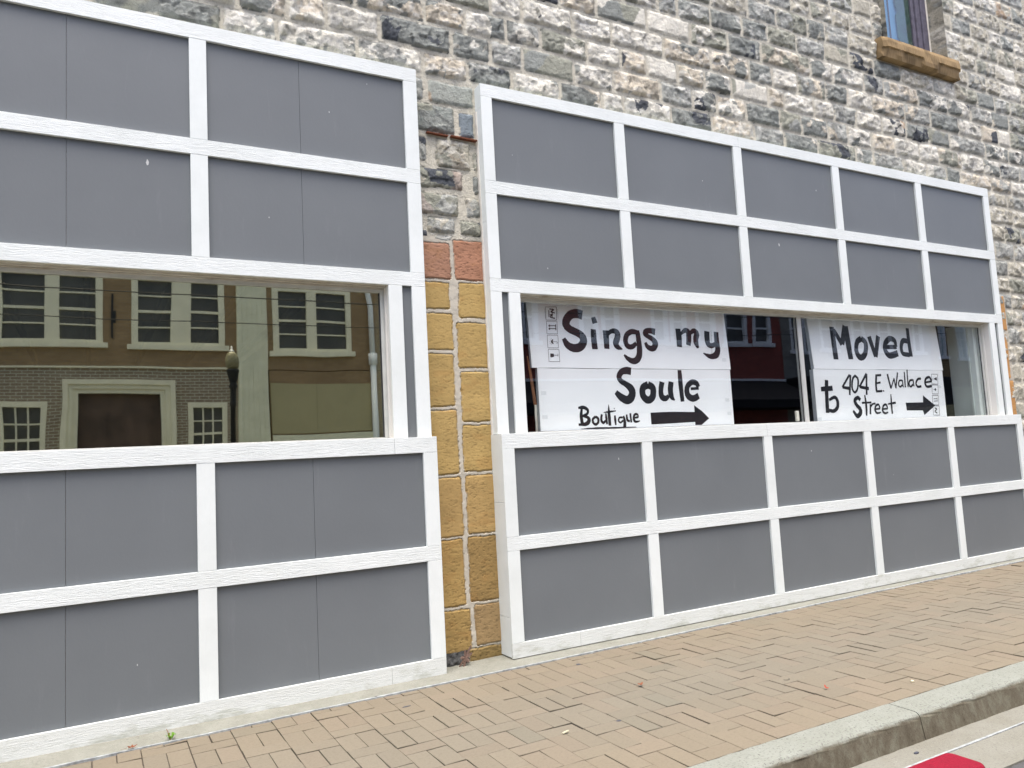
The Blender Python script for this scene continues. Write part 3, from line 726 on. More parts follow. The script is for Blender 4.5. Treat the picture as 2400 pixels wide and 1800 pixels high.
# sandstone quoins of the pier (and the edge of those at the far end)
def quoin_patch(rects, xs, zs):
    X, Z = np.meshgrid(xs, zs)
    px = X + 0.008 * (fbm(X * 12, Z * 12, 105, 4) - .5) * 2 + .007 * (fbm(X * 55, Z * 55, 109, 3) - .5)
    pz = Z + 0.008 * (fbm(X * 12, Z * 12, 106, 4) - .5) * 2 + .007 * (fbm(X * 55, Z * 55, 110, 3) - .5)
    h = np.zeros(X.shape) + .008 + 0.007 * (fbm(X * 20, Z * 20, 107, 4) - .5)      # proud smeared mortar
    col = np.zeros(X.shape + (3,)) + np.array([.47, .445, .37]) * (.9 + .2 * fbm(X * 12, Z * 12, 108, 3))[..., None]
    for i, (a, b_, c, d_, cl, ro) in enumerate(rects):
        cr = 0.016
        dx, dz = np.minimum(px - a, b_ - px), np.minimum(pz - c, d_ - pz)
        d = np.where((dx < cr) & (dz < cr), cr - np.hypot(cr - dx, cr - dz), np.minimum(dx, dz))
        m = d > 0
        tool = fbm(X * 30, Z * 95, 111 + i, 4) - .5
        pock = sst(.60, .72, fbm(X * 60 + i, Z * 150, 121, 3)) * ro
        hs = sst(0, .012, d) * (.010 + .010 * (fbm(X * 5, Z * 5, 131 + i, 4) - .4) * 2 * ro + .003 * tool * ro - .003 * pock)
        if ro > .65:
            e1, e2, v, g = cells(X * 11 + i, Z * 13, 141 + i)
            hs = hs + sst(0, .03, d) * ro * (.016 * g + .012 * (fbm(X * 16, Z * 22, 151 + i, 5) - .5))
        tone = .84 + .28 * fbm(X * 4 + i * 3, Z * 9, 161 + i, 5) + .12 * tool
        cc = np.array(cl)[None, None] * tone[..., None] * (1 - .45 * pock[..., None])
        rust = .7 * sst(.58, .78, fbm(X * 7, Z * 16, 171 + i, 4))[..., None]
        cc = cc * (1 - .3 * rust) + np.array([.34, .17, .05]) * .3 * rust
        rim = (1 - sst(0, .010, d))[..., None] * sst(.45, .6, fbm(X * 25, Z * 25, 181, 3))[..., None]
        cc = cc * (1 - .8 * rim) + np.array([.44, .41, .33]) * .8 * rim
        h = np.where(m, hs, h)
        col = np.where(m[..., None], cc, col)
    V = np.stack([X, 0.093 - h, Z + H0], -1).reshape(-1, 3)
    n, m = X.shape
    i = np.arange(n * m).reshape(n, m)
    F = np.stack([i[:-1, :-1], i[:-1, 1:], i[1:, 1:], i[1:, :-1]], -1).reshape(-1, 4)
    return V, F, col.reshape(-1, 3)
V, F, c = quoin_patch(QUOIN, np.arange(1.86, 2.42, 0.0042), np.arange(-1.34, 1.475, 0.0042))
q = np_mesh('sandstone_quoins', V, F, M['sand'], bld, c)
q['label'] = 'golden sandstone blocks with thick pale mortar joints'
far = []
zq = -1.34
for i, hgt in enumerate((.50, .46, .42, .48, .52, .40)):
    far.append((8.30, 8.60 + .03 * (i % 2), zq + .008, zq + hgt - .008, (.46, .25, .09), .4))
    zq += hgt
V, F, c = quoin_patch(far, np.arange(8.36, 8.64, 0.01), np.arange(-1.34, 1.44, 0.01))
V[:, 1] -= 0.006
np_mesh('sandstone_quoins', V, F, M['sand'], bld, c)

# rusty flat iron left in the bed joint of the pier
b = MB()
b.prism([(1.975, 2.187 + H0), (2.130, 2.183 + H0), (2.130, 2.176 + H0), (1.975, 2.180 + H0)], .066, .11)
b.prism([(2.150, 2.186 + H0), (2.345, 2.181 + H0), (2.345, 2.172 + H0), (2.150, 2.178 + H0)], .060, .11)
b.build('rusty_iron_strip', M['rust'], bld)
# dark crumbling lump at the foot of the pier
X, Z = np.meshgrid(np.arange(1.88, 2.098, .006), np.arange(-1.30, -1.222, .005))
Yh = 0.086 - 0.03 * fbm(X * 40, Z * 40, 201, 4) - .02 * sst(-1.21, -1.30, Z)
i = np.arange(X.size).reshape(X.shape)
np_mesh('dark_mortar_lump', np.stack([X, Yh, Z + H0 + .015], -1).reshape(-1, 3),
        np.stack([i[:-1, :-1], i[:-1, 1:], i[1:, 1:], i[1:, :-1]], -1).reshape(-1, 4), M['rubble'], bld)

# upper window: reveals, sandstone sill, frame, panes
XL, XR, ZB, ZT = OPEN[0], OPEN[1], OPEN[2] + H0, OPEN[3] + H0
rv, rf, rc, nn = [], [], [], 0
for xw, sg in ((XL, 1), (XR, -1)):
    S_, Z = np.meshgrid(np.linspace(.03, .26, 16), np.arange(OPEN[2] - .03, OPEN[3], .02))
    h, c = wall_relief(np.full(S_.shape, xw + sg * -.13) + S_ * .6, Z)
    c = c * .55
    rv.append(np.stack([xw + sg * h * .25 + 0 * S_, S_, Z + H0], -1).reshape(-1, 3))
    rc.append(c.reshape(-1, 3))
    n, m = S_.shape
    i = np.arange(n * m).reshape(n, m)
    rf.append(np.stack([i[:-1, :-1], i[:-1, 1:], i[1:, 1:], i[1:, :-1]], -1).reshape(-1, 4) + nn)
    nn += n * m
np_mesh('window_reveal', np.concatenate(rv), np.concatenate(rf), M['stone'], bld, np.concatenate(rc))
b = MB()
b.box(XL - .1, XR + .1, .26, .30, ZT, ZT + .1)
b.build('window_lintel', M['strip'], bld)
# sill: a worn sandstone block, chipped along its lower edge
V, F = [], []
Xs = np.linspace(6.885, 8.175, 90)
prof = [(.20, .205), (.02, .200), (-.012, .185), (-.02, .15), (-.02, .09), (-.02, .05), (-.012, .012), (.02, .0), (.12, .0), (.20, .0)]
for xi, x in enumerate(Xs):
    for j, (y, z) in enumerate(prof):
        e = min(x - 6.885, 8.175 - x)
        ch = 0.035 * float(sst(.42, .60, fbm(np.array([x * 4.2]), np.array([3.]), 211, 3))[0]) if j in (5, 6) else 0
        jy = y + ch * .5 + (0.03 * max(0, 1 - e / .05) if j in (2, 3, 4, 5, 6) else 0) + .004 * (rnd.random() - .5)
        jz = z + ch + .003 * (rnd.random() - .5)
        V.append((x, jy, 3.745 + jz + H0))
k = len(prof)
for a in range(len(Xs) - 1):
    for j in range(k - 1):
        F.append((a * k + j, (a + 1) * k + j, (a + 1) * k + j + 1, a * k + j + 1))
for a in (0, (len(Xs) - 1) * k):
    F += [(a, a + 1, a + 2, a + 3), (a, a + 3, a + 4, a + 5), (a, a + 5, a + 6, a + 7), (a, a + 7, a + 8, a + 9)]
V = np.array(V)
tone = .8 + .4 * fbm(V[:, 0] * 6, V[:, 2] * 9, 221, 5)
dk = sst(.5, .65, fbm(V[:, 0] * 9, V[:, 2] * 20, 222, 4))
cc = np.array([.33, .235, .12])[None] * tone[:, None] * (1 - .4 * dk[:, None])
sl = np_mesh('window_sill', V, F, M['sand'], bld, cc, smooth=False)
sl['label'] = 'tan sandstone sill with chipped lower edge'
# purple-brown wooden frame set back in the opening
M['frame_up'] = m_simple('dark_frame_paint', (0.10, 0.095, 0.125), 0.6, 0.3, 18, 0.2)
M['green'] = m_simple('painted_roof_reflection', (0.012, 0.060, 0.042), 0.6, 0.35, 5)  # dark reflection of the opposite roof edge, put into a flat colour
M['blue'] = m_simple('painted_sky_reflection', (0.10, 0.26, 0.42), 0.5, 0.12, 3)  # reflection of the blue sky, put into a flat colour
wf = MB()
for x0, x1, y0 in ((7.88, 7.97, .19), (7.81, 7.88, .205), (7.76, 7.81, .225)):
    wf.box(x0, x1, y0, .27, ZB, ZT, .004)
for x0, x1, y0 in ((7.02, 7.10, .19), (7.10, 7.16, .215)):
    wf.box(x0, x1, y0, .27, ZB, ZT, .004)
wf.box(7.16, 7.76, .222, .27, ZB - .01, ZB + .05, .004)
wnd = wf.build('window_frame', M['frame_up'], bld)
b = MB()
b.box(7.965, 8.005, .195, .23, ZB - .01, ZT)
b.build('pale_caulk', M['caulk'], wnd)
b = MB()
b.box(7.16, 7.76, .236, .240, ZB + .04, ZT)
b.build('pane', M['glassR'], wnd)
b = MB()
b.box(7.14, 7.80, .262, .266, ZB, ZT)
b.build('painted_sky_reflection', M['blue'], wnd)  # added board behind the pane, coloured as the sky's reflection
b = MB()
b.box(7.398, 7.412, .250, .258, ZB, ZT)
b.build('dark_sash_bar', M['gasket'], wnd)
zz = np.arange(ZB, ZT, .035)
lft = [(7.51 + .03 * (fbm(np.array([z * 7.]), np.array([2.]), 231, 3)[0] - .5) + (.02 if rnd.random() < .15 else 0), z) for z in zz]
b = MB()
b.prism([(7.79, zz[-1]), (7.79, ZB)] + lft, .246, .249)
b.build('painted_roof_reflection', M['green'], wnd)  # added sheet, shaped and coloured as the reflected roof edge
# mass of the building behind its faces (closes the wall against light)
b = MB()
b.box(-5.5, 6.9, .30, .50, 2.56 + H0, 6.5 + H0)
b.box(8.1, 12.6, .30, .50, 2.56 + H0, 6.5 + H0)
b.box(6.9, 8.1, .30, .50, 2.56 + H0, 6.5 + H0)
b.box(-5.5, -4.3, .14, .5, -.3, 2.56 + H0)
b.box(1.95, 2.30, .125, .5, -.3, 2.56 + H0)
b.box(8.42, 12.6, .14, .5, -.3, 2.56 + H0)
b.build('wall_core', M['strip'], bld)

M['tape'] = m_simple('clear_tape', (.76, .80, .80), .25, .04, 8)

M['return'] = m_simple('window_return_paint', (.60, .68, .65), .6, .06, 4)

# ------------------------------------------------------------------ the two panelled storefronts
def storefront(name, label, xl, xr, mulls, inner_l, inner_r, sheets, zbot, joints, lip):
    """xl, xr: outer edges; mulls: left edges of the mullions; inner_l/r: window-side stile edges (x0, x1) or None"""
    st = thing(name, label, 'storefront', 'panelled storefronts')
    W = .092
    def board(nm, x0, x1, z0, z1, yf, mat):
        b = MB()
        b.box(x0, x1, yf, yf + .0195, z0 + H0, z1 + H0, .0016)
        return b.build(nm, M[mat], st)
    def rail(x0, x1, z0, z1, yf, mat='rail', cut=None):
        c = sorted([x0] + [q for q in (cut or []) if x0 < q < x1] + [x1])
        for a, e in zip(c[:-1], c[1:]):
            board('rail', a + (.0007 if a != x0 else 0), e - (.0007 if e != x1 else 0), z0, z1, yf, mat)
    up = dict(top=(2.476, 2.565), mid=(1.789, 1.879), low=(1.108, 1.197))
    lo = dict(sill=(.0485, .1456), mid=(-.609, -.521), bot=(zbot, -1.189))
    YL = -.072
    g = .0009
    rail(xl, xr, *up['top'], 0, cut=joints.get('top'))
    rail(xl, xr, *up['mid'], 0, cut=joints.get('mid'))
    rail(xl, xr, *up['low'], 0)
    e0, e1 = xl - lip, xr + lip
    rail(e0, e1, *lo['sill'], YL, cut=joints.get('sill'))
    rail(e0, e1, *lo['mid'], YL)
    rail(e0, e1, *lo['bot'], YL, mat='base', cut=joints.get('bot'))
    for (za, zc) in ((up['mid'][1], up['top'][0]), (up['low'][1], up['mid'][0])):
        board('stile', xl, xl + W - .006, za + g, zc - g, 0, 'post')
        board('stile', xr - W, xr, za + g, zc - g, 0, 'post')
        for m in mulls:
            j = rnd.uniform(-.002, .002)
            board('mullion', m + j, m + j + W, za + g, zc - g, 0.0008, 'post')
    for (za, zc) in ((lo['mid'][1], lo['sill'][0]), (lo['bot'][1], lo['mid'][0])):
        board('stile', e0, e0 + W - .002, za + g, zc - g, YL, 'post')
        board('stile', e1 - W, e1, za + g, zc - g, YL, 'post')
        for m in mulls:
            j = rnd.uniform(-.002, .002)
            board('mullion', m + j, m + j + W, za + g, zc - g, YL + .0008, 'post')
    # stiles beside the window, with the grey slot between them
    wz = (lo['sill'][1] + g, up['low'][0] - g)
    board('stile', xl, xl + .085, *wz, 0, 'post')
    board('stile', xr - .092, xr, *wz, 0, 'post')
    board('stile', *inner_l, *wz, 0, 'post')
    board('stile', *inner_r, *wz, 0, 'post')
    for x0, x1 in ((xl + .07, inner_l[0] + .02), (inner_r[1] - .02, xr - .07)):
        b = MB()
        b.box(x0, x1, .0205, .034, .10 + H0, 1.15 + H0)
        b.build('panel', M['panel'], st)
    # panel sheets butted at 4 ft
    c = sorted([xl + .005] + [q for q in sheets if xl + .1 < q < xr - .1] + [xr - .005])
    for a, e in zip(c[:-1], c[1:]):
        for y, z0, z1 in ((.0205, 1.12, 2.56), (YL + .0205, zbot + .01, .14)):
            b = MB()
            b.box(a + .0008, e - .0008, y, y + .0135, z0 + H0, z1 + H0, .0008)
            b.build('panel', M['panel'], st)
    for y, z0, z1 in ((.0345, 1.14, 2.53), (YL + .0345, zbot + .02, .115)):
        b = MB()
        b.box(xl + .03, xr - .03, y, y + .045, z0 + H0, z1 + H0)
        b.build('light_seal_board', M['liner'], st)  # unseen board added behind the sheets to stop light through their seams
    # end boards returning to the stone
    for x, s in ((xl, 1), (xr, -1)):
        b = MB()
        xo = x + s * .0015
        for z0, z1 in ((1.60, 2.40), (.1475, 1.598), (2.402, 2.562)):
            b.box(min(xo, xo + s * .018), max(xo, xo + s * .018), .0202, .115, z0 + H0, z1 + H0, .001)
        b.build('end_board', M['post'], st)
        b = MB()
        xo = x - s * (lip - .0015)
        for z0, z1 in ((zbot + .004, -1.03), (-1.028, -.30), (-.298, .144)):
            b.box(min(xo, xo + s * .018), max(xo, xo + s * .018), YL + .0202, .115, z0 + H0, z1 + H0, .001)
        b.build('end_board', M['post'], st)
    b = MB()
    b.box(e0 + .02, e1 - .02, YL + .04, .115, .118 + H0, .1440 + H0)         # ledge behind the sill rail
    b.build('ledge', M['liner'], st)
    b = MB()
    b.box(xl + .02, xr - .02, .036, .115, 2.535 + H0, 2.560 + H0)
    b.build('top_cap', M['rail'], st)
    return st

def chip(st, x, z, y, s=.014):
    s *= .75
    b = MB()
    n = rnd.randint(6, 8)
    p = [(x + s * .45 * math.cos(a) * rnd.uniform(.5, 1.2), z + H0 + s * math.sin(a) * rnd.uniform(.5, 1.2)) for a in [2 * math.pi * k / n for k in range(n)]]
    b.prism(p, y - .0006, y + .002)
    b.build('paint_chip', M['chip'], st)

def jambs(st, x0, x1, yg, z0=.1465, z1=1.107):
    """liner of the window recess between boards and glass"""
    for a, c in ((x0 - .02, x0 - .0008), (x1 + .0008, x1 + .02)):
        b = MB()
        b.box(a, c, .0197, yg, z0 + H0, z1 + H0, .001)
        b.box(a + (.004 if a < x0 - .01 else -.006), c + (.006 if a < x0 - .01 else -.004), yg - .036, yg - .018, z0 + H0, z1 + H0, .002)
        b.build('jamb', M['jamb'], st)
    b = MB()
    b.box(x0 - .02, x1 + .02, .0197, yg, z1 + .001 + H0, z1 + .02 + H0)
    b.box(x0, x1, yg - .052, yg - .030, z1 - .008 + H0, z1 + .003 + H0, .002)
    b.box(x0, x1, yg - .024, yg, z1 - .014 + H0, z1 + .003 + H0, .002)
    b.build('head_liner', M['liner'], st)

# left
zL, zR = -1.290, -1.281
Lm = [.497 - 1.22 * k for k in range(4)]
stL = storefront('panelled_storefront', 'nearer storefront of grey panels in white boards, framing the dark wide window without signs',
                 -4.17, 1.884, Lm, (-4.02, -3.928), (1.637, 1.727), [1.12 - 1.2277 * k for k in range(5)], zL,
                 dict(sill=[1.61], bot=[1.54, -.9], top=[-.62], mid=[]), .002)
stR = storefront('panelled_storefront', 'farther storefront of grey panels in white boards, framing the window with white hand-lettered boards',
                 2.355, 8.405, [3.487, 4.707, 5.931, 7.151], (2.494, 2.583), (8.165, 8.257),
                 [3.533, 4.753, 5.977, 7.197], zR, dict(top=[4.773], sill=[4.751], bot=[2.859, 5.9], mid=[]), .012)
for x, z, s in ((.278, 1.714, .024), (.924, 1.47, .009), (1.302, 2.181, .009), (1.552, 2.41, .008)):
    chip(stL, x, z, .0205, s)
chip(stL, .206, -.948, -.0515, .007)
for x, z, s in ((2.593, 2.094, .006), (4.357, 2.136, .009), (5.715, 2.222, .013), (5.18, 1.679, .022), (2.83, 1.302, .01)):
    chip(stR, x, z, .0205, s)
for x, z, s in ((3.284, -.062, .014), (5.266, -.091, .012), (6.3, -.35, .008)):
    chip(stR, x, z, -.0515, s)
# ragged caulk where the end boards of the farther storefront meet the pier
b = MB()
zs = np.arange(-1.25, 2.40, .02)
p1 = [(2.3555 - .004 - .010 * max(0, fbm(np.array([z * 13.]), np.array([1.]), 241, 4)[0] - .25), z + H0) for z in zs]
b.prism(p1 + [(2.358, zs[-1] + H0), (2.358, zs[0] + H0)], .070, .110)
b.build('caulk_bead', M['caulk'], stR)
jambs(stL, -3.928, 1.637, .100)
jambs(stR, 2.583, 8.165, .112)

def window(st, x0, x1, yg, gl, bars, fw=.026):
    z0, z1 = .1470 + H0, 1.0935 + H0
    b = MB()
    for a, c in ((x0, x0 + fw), (x1 - fw, x1)):
        b.box(a, c, yg - .012, yg + .03, z0, z1, .002)
    b.box(x0 + fw, x1 - fw, yg - .012, yg + .03, z1 - fw * .8, z1, .002)
    b.box(x0 + fw, x1 - fw, yg - .012, yg + .03, z0, z0 + .010, .002)
    for a, c in bars:
        b.box(a, c, yg - .014, yg + .03, z0 + .010, z1 - fw * .8, .002)
    fr = b.build('window_frame', M['alu'], st)
    xs = [x0 + fw] + [q for bar in bars for q in bar] + [x1 - fw]
    for k in range(0, len(xs), 2):
        a, c = xs[k], xs[k + 1]
        b = MB()
        b.box(a + .0006, c - .0006, yg + .004, yg + .010, z0 + .0105, z1 - fw * .8 - .0006)
        b.build('pane', M[gl], fr)
        for q0, q1 in ((a, a + .006), (c - .006, c)):
            b = MB()
            b.box(q0, q1, yg - .003, yg + .0035, z0 + .011, z1 - fw * .8 - .001)
            b.build('gasket', M['gasket'], fr)
    return fr
for st_, x0, x1, yy in ((stR, 8.090, 8.150, .42), (stL, 1.596, 1.640, .26)):
    b = MB()
    b.box(x0, x1, .146, yy, .13 + H0, 1.12 + H0)
    b.box(x0 - .012, x0 + .01, .20, .225, .13 + H0, 1.12 + H0, .002)
    b.build('inner_return', M['return'], st_)
window(stL, -3.927, 1.636, .100, 'glassL', [(-1.17, -1.125)])
frR = window(stR, 2.584, 8.164, .112, 'glassR', [(5.410, 5.457)])
b = MB()
b.box(5.334, 5.366, .124, .150, .165 + H0, .255 + H0, .008)
b.tube([(5.352, .15, .235 + H0), (5.34, .135, .20 + H0), (5.325, .128, .185 + H0)], [.009, .008, .006], 8)
b.build('latch', M['white'], frR, True)

# ------------------------------------------------------------------ rooms behind the glass
rm = thing('shop_interior', 'dim shop room with dark ceiling joists behind the glass of the nearer storefront', 'room')
def room(par, x0, x1, y0, y1, zc, mat, zl=1.10, zs=.13):
    b = MB()
    zf = -1.25
    for (a, c, d, e, f, g_) in ((x0 - .1, x0, y0, y1, zf, zc), (x1, x1 + .1, y0, y1, zf, zc), (x0 - .1, x1 + .1, y1, y1 + .1, zf, zc)):
        b.box(a, c, d, e, f + H0, g_ + H0)
    b.box(x0, x1, y0 + .012, y0 + .05, zf + H0, zs + H0)
    b.box(x0, x1, y0 + .012, y0 + .05, zl + H0, zc + H0)
    b.build('room_wall', M[mat], par)
    b = MB()
    b.box(x0 - .1, x1 + .1, y0, y1 + .1, zc + .001 + H0, zc + .1 + H0)
    b.build('room_ceiling', M[mat], par)
    b = MB()
    b.box(x0 - .1, x1 + .1, y0, y1 + .1, zf - .1 + H0, zf - .001 + H0)
    b.build('room_floor', M[mat], par)
room(rm, -4.2, 1.86, .135, 6.7, 1.5, 'room')
for k in range(-6, 4):
    x = -.02 + .565 * k
    if -4.1 < x < 1.8:
        b = MB()
        b.box(x - .024, x + .024, .25, 6.69, 1.44 + H0, 1.4995 + H0)
        b.build('ceiling_joist', M['joist'], rm)
rm2 = thing('shop_interior', 'unlit black shop room behind the lettered boards', 'room')
room(rm2, 2.45, 8.35, .205, 4.0, 1.5, 'dark')

# ------------------------------------------------------------------ white boards with black hand lettering
def catmull(p, k=6):
    P = np.array(p, float)
    if len(P) == 2:
        t = np.linspace(0, 1, 5)[:, None]
        return P[0] * (1 - t) + P[1] * t
    Q = np.concatenate([[2 * P[0] - P[1]], P, [2 * P[-1] - P[-2]]])
    out = []
    for i in range(1, len(Q) - 2):
        for t in np.linspace(0, 1, k, endpoint=False):
            out.append(.5 * ((2 * Q[i]) + (-Q[i - 1] + Q[i + 1]) * t + (2 * Q[i - 1] - 5 * Q[i] + 4 * Q[i + 1] - Q[i + 2]) * t * t
                             + (-Q[i - 1] + 3 * Q[i] - 3 * Q[i + 1] + Q[i + 2]) * t ** 3))
    out.append(P[-1])
    return np.array(out)

def strokes(bm, S, y, sharp=False, heavy=1.12):
    for n, st in enumerate(S):
        pts = np.array(st, float) if sharp and len(st) == 2 else catmull(st)
        yy = y - n * 3e-5
        prev = None
        for i in range(len(pts)):
            a, c = pts[max(i - 1, 0)][:2], pts[min(i + 1, len(pts) - 1)][:2]
            d = c - a
            d = d / (np.hypot(*d) + 1e-9)
            nn_ = np.array([-d[1], d[0]])
            w = max(pts[i][2] * (1 if sharp else heavy), 1.2) / 2
            jl, jr = (0, 0) if sharp else (rnd.gauss(0, .45), rnd.gauss(0, .45))
            ex = 0 if sharp or 0 < i < len(pts) - 1 else rnd.uniform(-1.5, 2.5) * (1 if i else -1)
            l_ = pts[i][:2] + nn_ * (w + jl) + d * ex
            r2 = pts[i][:2] - nn_ * (w + jr) + d * (ex + (0 if sharp else rnd.uniform(-1, 1) * (i in (0, len(pts) - 1))))
            cur = [bm.verts.new((l_[0] / 1000, yy, l_[1] / 1000)), bm.verts.new((r2[0] / 1000, yy, r2[1] / 1000))]
            if prev:
                try:
                    bm.faces.new((prev[0], prev[1], cur[1], cur[0]))
                except ValueError:
                    pass
            prev = cur

def sign(key, label, x0, y0, z0, w, h, lean, thick, sk_l=0.0, sk_r=0.0):
    s = thing('lettered_board', label, 'sign', 'hand-lettered boards in the window')
    s.location = (x0, y0, z0 + H0)
    s.rotation_euler = (-math.atan2(lean, h), 0, 0)
    L = math.hypot(lean, h)
    b = MB()
    n = 14
    wob = [(w * i / n, rnd.gauss(0, .0008)) for i in range(n + 1)]
    b.prism([(x, z) for x, z in wob] + [(w + sk_r, L * .5)] + [(x + sk_r, L + z) for x, z in wob[::-1]] + [(sk_l, L * .5)], 0, .004)
    b.build('board_face', M['board'], s)
    b = MB()
    b.box(.0015, w - .0015, .0043, thick, .002, L - .002)
    b.build('board_back', M['edge'], s)
    D = LETTERS[key]
    b = MB()
    strokes(b.bm, D['s'], -.0008, False, .95 if key == 'wal' else 1.12)
    for p in D['p']:
        b.bm.faces.new([b.bm.verts.new((x / 1000, -.0006, z / 1000)) for x, z in p])
    b.build('lettering', M['ink'], s)
    for tx, tz in ({'soule': ((.04, .10), (.04, .27), (1.80, .09), (1.79, .20)), 'wal': ((.03, .02), (1.82, .30)), 'sings': ((1.84, .08),)}.get(key, ())):
        b = MB()
        b.box(tx - .022, tx + .022, -.0012, -.0002, tz - .014, tz + .014)
        b.build('tape', M['tape'], s)
    if D['y']:
        b = MB()
        strokes(b.bm, D['y'], -.0007, True)
        b.build('packing_symbols', M['symbol'], s)
    return s
sign('sings', 'white board reading Sings my in big black brush letters, packing symbols down its left side', 2.732, .15, .612, 1.900, .485, .033, .028)
sign('soule', 'white board under the Sings my board, with Boutique and a fat black arrow pointing right', 2.775, .15, .160, 1.845, .448, 0, .034)
sign('moved', 'white board with the single word Moved, right of the window bar', 5.637, .15, .625, 1.890, .475, .035, .036)
sign('wal', 'white board with the street address and a small black arrow, below the Moved board', 5.62, .15, .158, 1.890, .464, 0, .042)

# thin wooden pole with a white metal end behind the left edge of the boards
pl = thing('wooden_pole', 'thin brown wooden pole with white metal end, behind the left edge of the boards', 'pole')
b = MB()
b.tube([(2.735, .19, .66 + H0), (2.752, .192, .50 + H0), (2.772, .194, .352 + H0)], [.007, .009, .009], 8)
b.tube([(2.722, .19, .70 + H0), (2.742, .192, .52 + H0), (2.760, .194, .352 + H0)], [.005, .006, .006], 8)
b.build('pole_shaft', M['pole'], pl)
b = MB()
b.box(2.760, 2.778, .188, .198, .155 + H0, .352 + H0, .003)
b.box(2.756, 2.766, .184, .190, .24 + H0, .30 + H0, .002)
b.build('metal_end', M['white'], pl)

# ------------------------------------------------------------------ the far side of the street (seen reflected in the glass)
FY = -16.0
def m_brickwork(name, a, c, mortar, bw=.21, bh=.072):
    t = MT(name)
    mp = t.n('ShaderNodeMapping')
    mp.inputs['Rotation'].default_value = (R(-90), 0, 0)
    t.l(t.co.outputs['Object'], mp.inputs['Vector'])
    bt = t.n('ShaderNodeTexBrick')
    bt.inputs['Scale'].default_value = 1
    bt.inputs['Brick Width'].default_value = bw
    bt.inputs['Row Height'].default_value = bh
    bt.inputs['Mortar Size'].default_value = .009
    bt.inputs['Color1'].default_value = (*a, 1)
    bt.inputs['Color2'].default_value = (*c, 1)
    bt.inputs['Mortar'].default_value = (*mortar, 1)
    t.l(mp.outputs[0], bt.inputs['Vector'])
    col = t.mix(t.ramp(t.noise(.8, 6, .7), [(.35, .35), (.65, 0.0)]), bt.outputs['Color'], (.6, .6, .6), 'MULTIPLY')
    return t.bsdf(col, .85, t.bump(bt.outputs['Fac'], -.2, .005), .2)
M['tanbrick'] = m_brickwork('tan_brick', (.36, .25, .13), (.29, .195, .10), (.29, .22, .14))
M['greybrick'] = m_brickwork('painted_brick', (.30, .24, .165), (.24, .18, .12), (.55, .54, .42))
M['redbrick'] = m_brickwork('red_brick', (.40, .10, .075), (.30, .075, .06), (.20, .10, .08))
M['farbrick'] = m_brickwork('ochre_brick', (.36, .25, .12), (.30, .20, .095), (.15, .11, .07), .24, .10)
M['cream'] = m_simple('cream_paint', (.80, .77, .57), .6, .08, 3)
M['beige'] = m_simple('beige_board', (.42, .38, .21), .7, .06, 1.5)
M['sashglass'] = m_simple('dark_sash_glass', (.075, .075, .066), .4, .4, .8)
M['skyglass'] = m_simple('pale_sash_glass', (.40, .52, .56), .15, .3, 1.2)
M['whitepaint'] = m_simple('white_sash_paint', (.80, .83, .82), .6, .06, 3)
M['awning'] = m_simple('black_awning_cloth', (.010, .010, .012), .9)
M['doorwood'] = m_simple('dark_door_wood', (.10, .065, .045), .5, .4, 2)
M['iron'] = m_simple('black_iron', (.012, .014, .013), .5)
M['globe'] = m_simple('acorn_globe', (.24, .22, .12), .35)
M['lap'] = m_simple('painted_boards', (.74, .74, .55), .7, .08, 4)
M['farstone'] = m_brickwork('far_stone', (.30, .30, .27), (.20, .20, .18), (.34, .33, .29), .42, .20)

def Zf(z): return z + H0
def facade(par, name, mat, x0, x1, z0, z1, holes=(), y=FY, depth=7.0):
    """street wall with real window openings"""
    b = MB()
    xs = sorted({x0, x1, *[h[0] for h in holes], *[h[1] for h in holes]})
    zs = sorted({z0, z1, *[h[2] for h in holes], *[h[3] for h in holes]})
    for i in range(len(xs) - 1):
        run = None
        for j in range(len(zs) - 1):
            cx, cz = (xs[i] + xs[i + 1]) / 2, (zs[j] + zs[j + 1]) / 2
            solid = not any(h[0] < cx < h[1] and h[2] < cz < h[3] for h in holes)
            if solid:
                run = zs[j] if run is None else run
            if run is not None and (not solid or j == len(zs) - 2):
                b.box(xs[i], xs[i + 1], y - .3, y, Zf(run), Zf(zs[j + 1] if solid else zs[j]))
                run = None
    o = b.build(name, M[mat], par)
    b = MB()
    b.box(x0 + .01, x1 - .01, y - depth, y - .31, 0, Zf(z1) - .2)
    b.build('building_mass', M['dark'], par)
    return o

